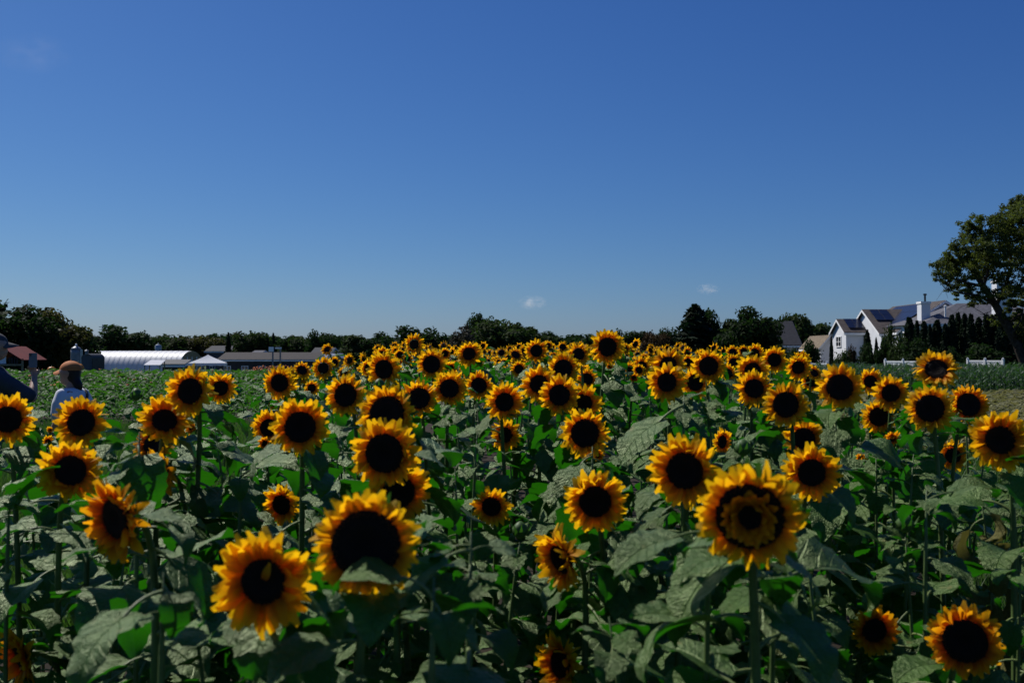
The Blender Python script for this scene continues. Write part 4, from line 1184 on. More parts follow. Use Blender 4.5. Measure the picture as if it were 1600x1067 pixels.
def woman():
    D = 9.4; p = px(112, 600, D)
    o = empty('person', (p.x, D, 0)); f = Vector((-.93, .36, 0)).normalized(); s_ = Vector((-f.y, f.x, 0))   # s_ = her left... points to the viewer when negative y
    if s_.y > 0: s_ = -s_
    L = lambda a, b, z: f * a + s_ * b + Vector((0, 0, z))   # forward, toward viewer, up
    tor = lambda a, b, z: (a * abs(f.x) + b * abs(f.y), b * abs(f.x) + a * abs(f.y), z)
    hc = L(.02, 0, 1.41)
    ch = head_chain(hc, f, .068, .085, .1)
    ch += [[(L(-.005, 0, 1.32), s3(.05)), (L(-.01, 0, 1.25), s3(.055))],
           [(L(-.01, 0, 1.22), tor(.075, .14, .07)), (L(0, 0, 1.05), tor(.09, .125, .1)), (L(0, 0, .92), tor(.085, .115, .09)), (L(-.01, 0, .80), tor(.1, .15, .09))]]
    for q_ in (-1, 1):
        ch += [[(L(-.01, .14 * q_, 1.225), s3(.048)), (L(-.02, .19 * q_, 1.1), s3(.043)), (L(-.035, .2 * q_, .98), s3(.036)), (L(.045, .19 * q_, .87), s3(.031)), (L(.1, .18 * q_, .785), s3(.024))],
               [(L(-.01, .08 * q_, .78), s3(.085)), (L(0, .085 * q_, .6), s3(.068)), (L(.01, .085 * q_, .43), s3(.052)), (L(-.015, .085 * q_, .28), s3(.05)), (L(-.02, .085 * q_, .08), s3(.035)), (L(.06, .09 * q_, .035), (.05, .04, .03)), (L(.12, .09 * q_, .03), s3(.028))]]
        ch += hand(L(.105, .18 * q_, .78), L(.35, 0, -1), L(-.4, -.8 * q_, 0), .25)
    body = blob('body', ch, M_skin, o)
    tee = [[(L(-.012, 0, 1.245), tor(.075, .115, .045)), (L(-.01, 0, 1.20), tor(.09, .152, .07)), (L(0, 0, 1.05), tor(.105, .14, .1)), (L(0, 0, .9), tor(.108, .142, .08)), (L(0, 0, .80), tor(.115, .162, .05))]]
    for q_ in (-1, 1): tee.append([(L(-.01, .13 * q_, 1.22), s3(.06)), (L(-.018, .175 * q_, 1.13), s3(.063)), (L(-.026, .198 * q_, 1.045), s3(.06))])
    tee_o = blob('t_shirt', tee, M_tee, o, .011, 5)
    jn = [[(L(-.01, 0, .80), tor(.105, .155, .06)), (L(-.01, 0, .74), tor(.105, .15, .06))]]
    for q_ in (-1, 1): jn.append([(L(-.01, .08 * q_, .76), s3(.098)), (L(0, .085 * q_, .6), s3(.082)), (L(.01, .085 * q_, .43), s3(.068)), (L(-.015, .085 * q_, .25), s3(.06)), (L(-.02, .085 * q_, .1), s3(.052))])
    blob('jeans', jn, M_jeans, o)
    hr = [[(hc + f * -.022 + Vector((0, 0, .03)), (.082, .082, .085)), (hc + f * -.045 + Vector((0, 0, -.03)), s3(.062))],
          [(hc + f * -.06 + Vector((0, 0, -.05)), s3(.045)), (hc + f * -.1 + Vector((0, 0, -.1)), s3(.042)), (hc + f * -.11 + Vector((0, 0, -.14)), s3(.03))]]
    blob('hair', hr, M_hair, o, .01, 3)
    cap('cap', hc + Vector((0, 0, .035)) - f * .01, f, M_cap, o, .104, .085)
    for q_ in (-1, 1): MB().lathe([(.001, -.008), (.009, 0), (.001, .008)], 8, 0, hc + f * .083 + s_ * .03 * q_ + Vector((0, 0, .003))).build('eye', [M_eye], body)
    from mathutils.bvhtree import BVHTree
    tm = tee_o.data
    bv = BVHTree.FromPolygons([v.co[:] for v in tm.vertices], [tuple(p.vertices) for p in tm.polygons])
    pts, nr = [], []
    for i in range(22):                      # strap lying on the shirt, from the far shoulder down across the back
        t = i / 21; p0 = L(0, -.085 + .20 * t, 1.27 - .36 * t)
        hit, nn, _, _ = bv.ray_cast(p0 - f * .6, f)
        if hit is None: continue
        pts.append(hit + nn * .011); nr.append(nn)
    strip('shoulder_strap', pts, .034, nr, M_strap, o)
    tag(o, 'person in white T-shirt, jeans and rust cap standing in profile behind the sunflowers', 'person')
    return o, body
W_, wbody = woman()

def man():
    D = 8.8; p = px(-20, 560, D); X0 = p.x
    o = empty('person', (X0, D, 0)); f = Vector((.86, .5, 0)).normalized(); s_ = Vector((f.y, -f.x, 0))          # his right side is toward the viewer
    L = lambda a, b, z: f * a + s_ * b + Vector((0, 0, z))
    Q = lambda x, y, d: px(x, y, D + d) - Vector((X0, D, 0))
    tor = lambda a, b, z: (a * abs(f.x) + b * abs(f.y), b * abs(f.x) + a * abs(f.y), z)
    hc = L(.05, 0, 1.655)
    elbow, wrist = Q(50, 622, .06), Q(54, 591, .22)
    hd = (Q(52, 574, .27) - wrist)
    sh = L(0, .19, 1.44)
    ch = head_chain(hc, f, .076, .096, .113)
    ch += [[(L(.015, 0, 1.55), s3(.06)), (L(0, 0, 1.47), s3(.068))],
           [(L(0, 0, 1.40), tor(.1, .18, .08)), (L(.01, 0, 1.22), tor(.12, .165, .12)), (L(.01, 0, 1.05), tor(.115, .15, .1)), (L(0, 0, .93), tor(.12, .17, .1))],
           [(sh, s3(.062)), (sh.lerp(elbow, .5), s3(.054)), (elbow, s3(.044)), (elbow.lerp(wrist, .4), s3(.043)), (wrist, s3(.028))],
           [(L(0, -.19, 1.43), s3(.062)), (L(-.01, -.25, 1.27), s3(.052)), (L(-.02, -.27, 1.12), s3(.045)), (L(.06, -.27, .9), s3(.03))]]
    ch += hand(wrist, hd, Vector((-.15, -1, 0)), .62)
    ch += hand(L(.062, -.27, .895), L(.25, 0, -1), L(0, 1, 0), .3)
    for q_ in (-1, 1):
        ch += [[(L(0, .095 * q_, .9), s3(.1)), (L(.01, .1 * q_, .7), s3(.082)), (L(.015, .1 * q_, .5), s3(.062)), (L(-.015, .1 * q_, .32), s3(.06)), (L(-.02, .1 * q_, .09), s3(.04)), (L(.08, .11 * q_, .04), (.055, .045, .035)), (L(.15, .115 * q_, .035), s3(.032))]]
    body = blob('body', ch, M_skin, o, .012)
    el = sh.lerp(elbow, .88)
    tee = [[(L(0, 0, 1.46), tor(.085, .14, .05)), (L(0, 0, 1.39), tor(.118, .195, .085)), (L(.01, 0, 1.22), tor(.14, .185, .12)), (L(.01, 0, 1.0), tor(.138, .178, .1)), (L(0, 0, .9), tor(.14, .19, .06))],
           [(sh, s3(.078)), (sh.lerp(elbow, .45), s3(.08)), (el, s3(.078))], [(L(0, -.19, 1.43), s3(.078)), (L(-.008, -.24, 1.3), s3(.072))]]
    blob('t_shirt', tee, M_navy, o, .012, 5)
    jn = [[(L(0, 0, .92), tor(.128, .178, .07)), (L(0, 0, .86), tor(.125, .172, .06))]]
    for q_ in (-1, 1): jn.append([(L(0, .095 * q_, .88), s3(.115)), (L(.01, .1 * q_, .7), s3(.098)), (L(.015, .1 * q_, .5), s3(.08)), (L(-.015, .1 * q_, .28), s3(.072)), (L(-.02, .1 * q_, .1), s3(.06))])
    blob('trousers', jn, M_jeans, o, .012)
    blob('hair', [[(hc + f * -.02 + Vector((0, 0, .03)), (.09, .09, .09)), (hc + f * -.045 + Vector((0, 0, -.03)), s3(.06))]], M_hair, o, .012, 3)
    cap('cap', hc + Vector((0, 0, .04)) - f * .01, f, M_capg, o, .115, .09)
    for q_ in (-1, 1): MB().lathe([(.001, -.008), (.01, 0), (.001, .008)], 8, 0, hc + f * .094 + s_ * .032 * q_ + Vector((0, 0, .003))).build('eye', [M_eye], body)
    tag(o, 'person in dark T-shirt and cap holding up a phone at the left frame edge', 'person')
    # the phone he holds
    c = Q(51.5, 563.0, .195) + Vector((X0, D, 0))
    ph = empty('mobile_phone', c, R(14))
    b = MB(); vs, fs = [], []; w2, h2, rr = .034, .066, .009
    out = []
    for (cx, cz, a0) in ((w2 - rr, h2 - rr, 0), (-w2 + rr, h2 - rr, 90), (-w2 + rr, -h2 + rr, 180), (w2 - rr, -h2 + rr, 270)):
        for k in range(4): a = R(a0 + 30 * k); out.append((cx + rr * math.cos(a), cz + rr * math.sin(a)))
    n = len(out)
    for y in (-.0045, .0045): vs += [(x, y, z) for x, z in out]
    fs = [tuple(range(n)), tuple(range(2 * n - 1, n - 1, -1))] + [(i, i + n, (i + 1) % n + n, (i + 1) % n) for i in range(n)]
    MB().add(vs, fs).build('shell', [M_phone2], ph)
    MB().box(-.030, .030, .0046, .0052, -.060, .060).build('screen', [M_phone], ph)
    MB().box(-.030, -.010, -.0062, -.0046, .038, .060).build('camera_bump', [M_phone], ph)
    tag(ph, 'grey mobile phone held up by the person at the left edge', 'phone')
man()

# a few tiny people far off beside the white gabled stall
for i, (xp, mt, lb) in enumerate([(474, M_tee, 'tiny far person in white, leftmost of the row before the barn'), (480, M_navy, 'tiny far person in dark, second of the row before the barn'), (486, M_cap, 'tiny far person in rust, third of the row before the barn'), (491, M_tee, 'tiny far person in white, rightmost of the row before the barn')]):
    D = 76 + i * .4; z0 = gz(0, D)
    q_ = empty('person', (P2(xp, D), D, z0), i * .9)
    b2 = wbody.data; link('body', b2, q_)
    tm = blob('clothes', [[((0, 0, 1.2), (.11, .15, .09)), ((0, 0, .95), (.12, .15, .1)), ((0, 0, .5), (.13, .16, .1))]], mt, q_, .03, 2)
    blob('hair', [[((0, 0, 1.44), (.1, .1, .1))]], M_hair, q_, .03, 2)
    tag(q_, lb, 'person', 'far people before the barn')
# ------------------------------------------------------------------ sunflowers: leaf, petal, disc, calyx templates
def leaf_template(seed, NT=12, fold=.25, droop=1.0, wave=.035, wid=.40, dry=False):
    """heart shaped toothed blade on a stalk; stalk starts at the origin, leaf runs along +x; unit blade length"""
    r = random.Random(seed); b = MB()
    ps = r.uniform(.38, .6); pa = r.uniform(.35, .9)
    n = 5; pts = []
    x = z = 0.0; a = pa
    for i in range(n + 1):
        pts.append(Vector((x, 0, z))); x += ps / n * math.cos(a); z += ps / n * math.sin(a); a -= (pa + .1) / n * (.6 + .4 * droop)
    b.tube(pts, [.028, .024, .021, .019, .018, .016], 5, 1, False)
    x, z = pts[-1].x, pts[-1].z; a = r.uniform(.05, .35) - (.3 if dry else 0)
    ph1, ph2 = r.uniform(0, 6.28), r.uniform(0, 6.28); cur = r.uniform(-.35, .35); tw = r.uniform(-.35, .35)
    vs, fs, uvs = [], [], []; yy = 0.0; ya = 0.0
    J = (-1, -.66, -.33, 0, .33, .66, 1)
    for i in range(NT + 1):
        t = i / NT
        wv = wid * (1 - (1 - min(1, t / .28)) ** 2) ** .5 * (1 - max(0, (t - .28) / .72) ** 1.55) if t < 1 else 0
        wv = max(wv, .006 if t < 1 else .0)
        tooth = 1 + (.075 if i % 2 else -.045) * (1 if .05 < t < .95 else 0)
        for j in J:
            ww = wv * j * (tooth if abs(j) == 1 else 1)
            back = -.13 * abs(j) ** 1.5 * max(0, 1 - t / .3)           # heart lobes reach back past the stalk
            f_ = fold * (1.0 if not dry else 2.2)
            up = abs(ww) * f_ + wave * math.sin(t * 9 + ph1 + (0 if j > 0 else 2.1)) * abs(j) ** 1.5 + .02 * math.sin(t * 17 + ph2) * abs(j)
            up -= .28 * abs(ww) * abs(j) * (.4 + r.uniform(-.1, .1))
            tt = tw * t; dy_ = ww * math.cos(tt) - up * math.sin(tt); dz_ = ww * math.sin(tt) + up * math.cos(tt)
            vs.append((x + back * math.cos(a) - dz_ * math.sin(a), yy + dy_, z + back * math.sin(a) + dz_ * math.cos(a))); uvs.append((.5 + .5 * j * (wv / wid), t))
        st = 1.0 / NT; x += st * math.cos(a) * math.cos(ya); z += st * math.sin(a); yy += st * math.sin(ya); ya += cur / NT
        a -= (droop * r.uniform(.9, 1.5)) / NT * (.6 + t)
    k = len(J)
    for i in range(NT):
        for j in range(k - 1): fs.append((i * k + j, (i + 1) * k + j, (i + 1) * k + j + 1, i * k + j + 1))
    return b.add(vs, fs, 0, uvs)
LEAF_MB = [leaf_template(100 + i, 12, random.Random(i).uniform(.1, .45), random.Random(i + 50).uniform(.5, 1.7), random.Random(i + 9).uniform(.02, .06), random.Random(i + 3).uniform(.33, .45)) for i in range(14)]
LEAF = [m.mesh('leaf', [M_leaf, M_petiole], True) for m in LEAF_MB]
DRY_MB = [leaf_template(300 + i, 10, .5, 2.6, .09, .26, True) for i in range(5)]
DRYL = [m.mesh('leaf', [M_leafdry, M_petiole], True) for m in DRY_MB]

def petal_template(seed):
    """ray petal along +x, unit length, channelled, tip curled"""
    r = random.Random(seed); b = MB(); NT = 6; vs, fs, uvs = [], [], []
    wid = r.uniform(.15, .205); a = r.uniform(-.1, .25); cur = r.uniform(-1.0, .75); tw = r.uniform(-.5, .5); side = r.uniform(-.35, .35)
    x = z = y = 0.0; ya = 0.0
    for i in range(NT + 1):
        t = i / NT
        wv = wid * (.42 + .58 * math.sin(math.pi * min(1, t * 1.05 + .08)) ** .8) if t < .99 else wid * .33
        if .75 < t < .99: wv *= 1 - .15 * ((t - .75) / .25)
        for j in (-1, -.4, .4, 1):
            ww = wv * j; up = abs(j) * wv * (.42 - .3 * t) + .012 * math.sin(j * 7 + t * 5)
            tt = tw * t; dy_ = ww * math.cos(tt) - up * math.sin(tt); dz_ = ww * math.sin(tt) + up * math.cos(tt)
            vs.append((x - dz_ * math.sin(a), y + dy_, z + dz_ * math.cos(a))); uvs.append((.5 + .5 * j, t))
        x += math.cos(a) / NT; z += math.sin(a) / NT; y += math.sin(ya) / NT; ya += side / NT; a += cur / NT
    for i in range(NT):
        for j in range(3): fs.append((i * 4 + j, (i + 1) * 4 + j, (i + 1) * 4 + j + 1, i * 4 + j + 1))
    return b.add(vs, fs, 0, uvs)
PET_MB = [petal_template(500 + i) for i in range(16)]
PET = [m.mesh('petal', [M_petal], True) for m in PET_MB]
PET2 = [m.mesh('petal', [M_petal2], True) for m in PET_MB]
PETA = [arr(m) for m in PET_MB]

def disc_template(seed):
    """domed seed disc, unit radius, facing +z, with floret tips"""
    r = random.Random(seed); b = MB()
    b.lathe([(1.0, -.16), (1.02, -.02), (.97, .07), (.85, .12), (.6, .14), (.35, .10), (.12, .06)], 26, 0)
    n = 260
    for i in range(n):
        rr = math.sqrt((i + .5) / n); a = i * 2.39996
        zb = .12 - .03 * max(0, 1 - rr / .5) - (.10 if rr > .93 else 0) - .01
        h = (.05 + .05 * (rr > .72)) * r.uniform(.6, 1.4); w_ = .035; c = (rr * math.cos(a), rr * math.sin(a), zb); ph = r.uniform(0, 6)
        lean = .06 * rr
        b.add([(c[0] + w_ * math.cos(ph + q_ * 2.094), c[1] + w_ * math.sin(ph + q_ * 2.094), c[2]) for q_ in range(3)] + [(c[0] + lean * math.cos(a), c[1] + lean * math.sin(a), c[2] + h)], [(0, 1, 3), (1, 2, 3), (2, 0, 3)], 1 if rr > .80 else 0)
    return b.mesh('flower_head', [M_disc, M_discrim], False)
DISC = [disc_template(i) for i in range(2)]
_l = MB().lathe([(1.0, -.16), (1.02, -.02), (.97, .07), (.85, .12), (.6, .14), (.35, .10), (.12, .06)], 14, 0)
DISC_FAR = _l.mesh('flower_head', [M_disc], True); DISC_FAR_A = arr(_l)

def calyx_template(seed):
    r = random.Random(seed); b = MB()
    b.lathe([(.14, -.62), (.3, -.5), (.75, -.36), (1.0, -.2), (.99, -.14)], 14)
    for i in range(22):
        a = i * 2.39996; l = r.uniform(.45, .75); rr = .95 + .03 * (i % 3); t0 = -.25 - .05 * (i % 3); up = r.uniform(-.35, .35)
        d = Vector((math.cos(a), math.sin(a), 0)); s_ = Vector((-d.y, d.x, 0)) * .15; o_ = d * rr + Vector((0, 0, t0))
        m_ = o_ + d * l * .5 + Vector((0, 0, up * l * .3)); e = o_ + d * l + Vector((0, 0, up * l))
        b.add([o_ - s_, o_ + s_, m_ - s_ * .8, m_ + s_ * .8, e], [(0, 1, 3, 2), (2, 3, 4)])
    return b.mesh('calyx', [M_calyx], True)
CALYX = [calyx_template(i) for i in range(3)]

def ring_items(rd, Rr, n, rnd, cup=.2, full=1.0):
    """matrices of the petals round a disc of radius rd reaching out to Rr"""
    out = []
    for i in range(n):
        lay = i % 3
        a = 2 * math.pi * (i + rnd.uniform(-.35, .35)) / n
        L_ = (Rr - rd * .93) * (1.04, .98, .80)[lay] * rnd.uniform(.86, 1.10)
        e = cup + (-.12, .12, .38)[lay] + rnd.gauss(0, .25)
        ca, sa = math.cos(a), math.sin(a)
        M_ = Matrix.Translation((ca * rd * .94, sa * rd * .94, -.03 * rd + .012 * lay * Rr)) @ Matrix.Rotation(a + rnd.gauss(0, .10), 4, 'Z') @ Matrix.Rotation(-e, 4, 'Y') @ Matrix.Rotation(rnd.gauss(0, .45), 4, 'X') @ Matrix.Diagonal((L_, (.6 * L_ + .4 * Rr * .5) * 1.4, L_, 1))
        out.append((rnd.randrange(len(PET)), M_))
    return out
RINGS = []
for i in range(8):
    rn = random.Random(700 + i)
    RINGS.append(merged('petal_ring', [(PETA[k], M_) for k, M_ in ring_items(.52, 1.0, 45, rn, .12 + .05 * (i % 3))], [M_petal]))
RINGA = []
for i in range(4):
    rn = random.Random(720 + i); RINGA.append([(PETA[k], M_) for k, M_ in ring_items(.52, 1.0, 20, rn, .2)])

HEADS = []            # (px, py, radius px, depth): the blooms that leaves must not bury
def facing(yaw, tilt):
    return Vector((math.sin(yaw) * math.cos(tilt), -math.cos(yaw) * math.cos(tilt), math.sin(tilt))).normalized()

def stem_curve(base, E, n, hook=.13):
    """upright stem that bends over into the flower head's back"""
    h = E.z - base.z
    P0, P1 = base, base + Vector((0, 0, h * .72)); P2_ = E - n * hook - Vector((0, 0, .02)); P3 = E
    return [P0 * (1 - t) ** 3 + P1 * 3 * t * (1 - t) ** 2 + P2_ * 3 * t * t * (1 - t) + P3 * t ** 3 for t in [i / 11 for i in range(12)]]

def blocked(P, depth_margin=.04, keep=0.0):
    """does a set of world points cover an open bloom that stands behind it?"""
    u, v, d = topx(P)
    for (hx_, hy_, hr_, hd_) in HEADS:
        if ((u - hx_) ** 2 + (v - hy_) ** 2 < (hr_ * .72) ** 2).any() and d.min() < hd_ + depth_margin: return True
    return False

def put_leaves(root, pts, rnd, nl, big, s0=.22, s1=.97, dry=False, guard=True, top=.45):
    """leaves up the stem in a spiral; pts in world space, root at pts[0]"""
    az = rnd.uniform(0, 6.28); off = root.location
    for i in range(nl):
        t = s0 + (s1 - s0) * (i + rnd.uniform(-.2, .2)) / max(1, nl - 1); t = min(max(t, .02), .985)
        k = t * (len(pts) - 1); p = pts[int(k)].lerp(pts[min(int(k) + 1, len(pts) - 1)], k - int(k))
        az += 2.39996 + rnd.uniform(-.4, .4)
        L_ = big * (1 - (1 - top) * max(0, (t - .55) / .45)) * rnd.uniform(.78, 1.15) * (.8 if t < .35 else 1)
        for tries in range(4):
            dr = rnd.uniform(-.15, .95) if not dry else rnd.uniform(.6, 1.1)
            M_ = Matrix.Translation(p) @ Matrix.Rotation(az, 4, 'Z') @ Matrix.Rotation(dr, 4, 'Y') @ Matrix.Rotation(rnd.uniform(-.35, .35), 4, 'X') @ Matrix.Scale(L_, 4)
            loc = np.array([(.35, 0, .15, 1), (.7, 0, .2, 1), (.75, .34, .2, 1), (.75, -.34, .2, 1), (1.1, .2, 0, 1), (1.1, -.2, 0, 1), (1.4, 0, -.2, 1), (.5, .2, .2, 1), (.5, -.2, .2, 1), (.95, .38, .1, 1), (.95, -.38, .1, 1), (1.0, 0, .1, 1), (1.25, .1, -.1, 1), (1.25, -.1, -.1, 1)])
            W = loc @ np.array(M_).T
            if not guard or not blocked(W[:, :3]): break
            az += 1.3
        else:
            continue
        if dry: me = DRYL[rnd.randrange(len(DRYL))]
        else: me = LEAF[rnd.randrange(len(LEAF))]
        M_.translation = M_.translation - off
        link('leaf', me, root, M_)

def plant(Hp, n, Rr, rnd, label, cat='sunflower', group=None, disc=.52, cup=.15, petals=36, detail=2, nl=11, big=.15, closed=False, orange=False, double=False, name='sunflower', base=None, guard=True, scale_leaf=1.0, loose=False):
    """a whole sunflower: stem, leaves, head with petals; Hp head centre, n facing, Rr bloom radius"""
    h = Hp.z
    if base is None:
        nh = Vector((n.x, n.y, 0))
        base = Vector((Hp.x, Hp.y, 0)) - nh * rnd.uniform(.09, .15) + Vector((rnd.uniform(-.07, .07), rnd.uniform(-.02, .08), 0))
    base.z = gz(base.x, base.y)
    o = empty(name, base)
    rd = Rr * disc
    E = Hp - n * rd * .5
    pts = stem_curve(base, E, n, .10 + .25 * Rr)
    rs = .0045 + .0045 * min(1, Rr / .09)
    st = MB().tube([p - base for p in pts], [rs * (1.25 - .55 * i / 11) for i in range(11)] + [rs * 1.1], 7).build('stem', [M_stem], o, True)
    if detail: put_leaves(o, pts, rnd, nl, big * scale_leaf, guard=guard)
    q_ = n.to_track_quat('Z', 'Y').to_matrix().to_4x4()
    spin = Matrix.Rotation(rnd.uniform(0, 6.28), 4, 'Z')
    MH = Matrix.Translation(Hp - base) @ q_ @ spin
    HM = MH @ Matrix.Scale(rd, 4)
    hd = link('flower_head', DISC[rnd.randrange(2)] if detail > 1 else DISC_FAR, o, HM)
    if detail: link('calyx', CALYX[rnd.randrange(3)], hd)
    pm = PET2 if orange else PET
    if detail > 1:
        for k, M_ in ring_items(1.0, Rr / rd, petals, rnd, cup if not closed else 1.05):
            link('petal', pm[k], hd, M_)
        if double:                     # a second frill of short petals standing round the middle
            for i in range(96):
                a = 2 * math.pi * i / 32 + rnd.uniform(-.1, .1); rr = (.36, .46, .56)[i % 3] * rnd.uniform(.9, 1.1)
                M_ = Matrix.Translation((rr * math.cos(a), rr * math.sin(a), .08)) @ Matrix.Rotation(a, 4, 'Z') @ Matrix.Rotation(-rnd.uniform(.35, 1.25), 4, 'Y') @ Matrix.Diagonal((rnd.uniform(.26, .40), .7, .45, 1))
                link('petal', PET2[rnd.randrange(len(PET))], hd, M_)
        if loose:
            link('petal', pm[3], hd, Matrix.Translation((-.1, .1, .2)) @ Matrix.Rotation(2.4, 4, 'Z') @ Matrix.Rotation(-.35, 4, 'Y') @ Matrix.Diagonal((.75, 1.2, .8, 1)))
    else:
        pr = link('petal_ring', RINGS[rnd.randrange(len(RINGS))], hd, Matrix.Diagonal((1 / disc, 1 / disc, (1 / disc) * (1.6 if closed else 1), 1)))
        pr['kind'] = 'stuff'
    tag(o, label, cat, group)
    return o

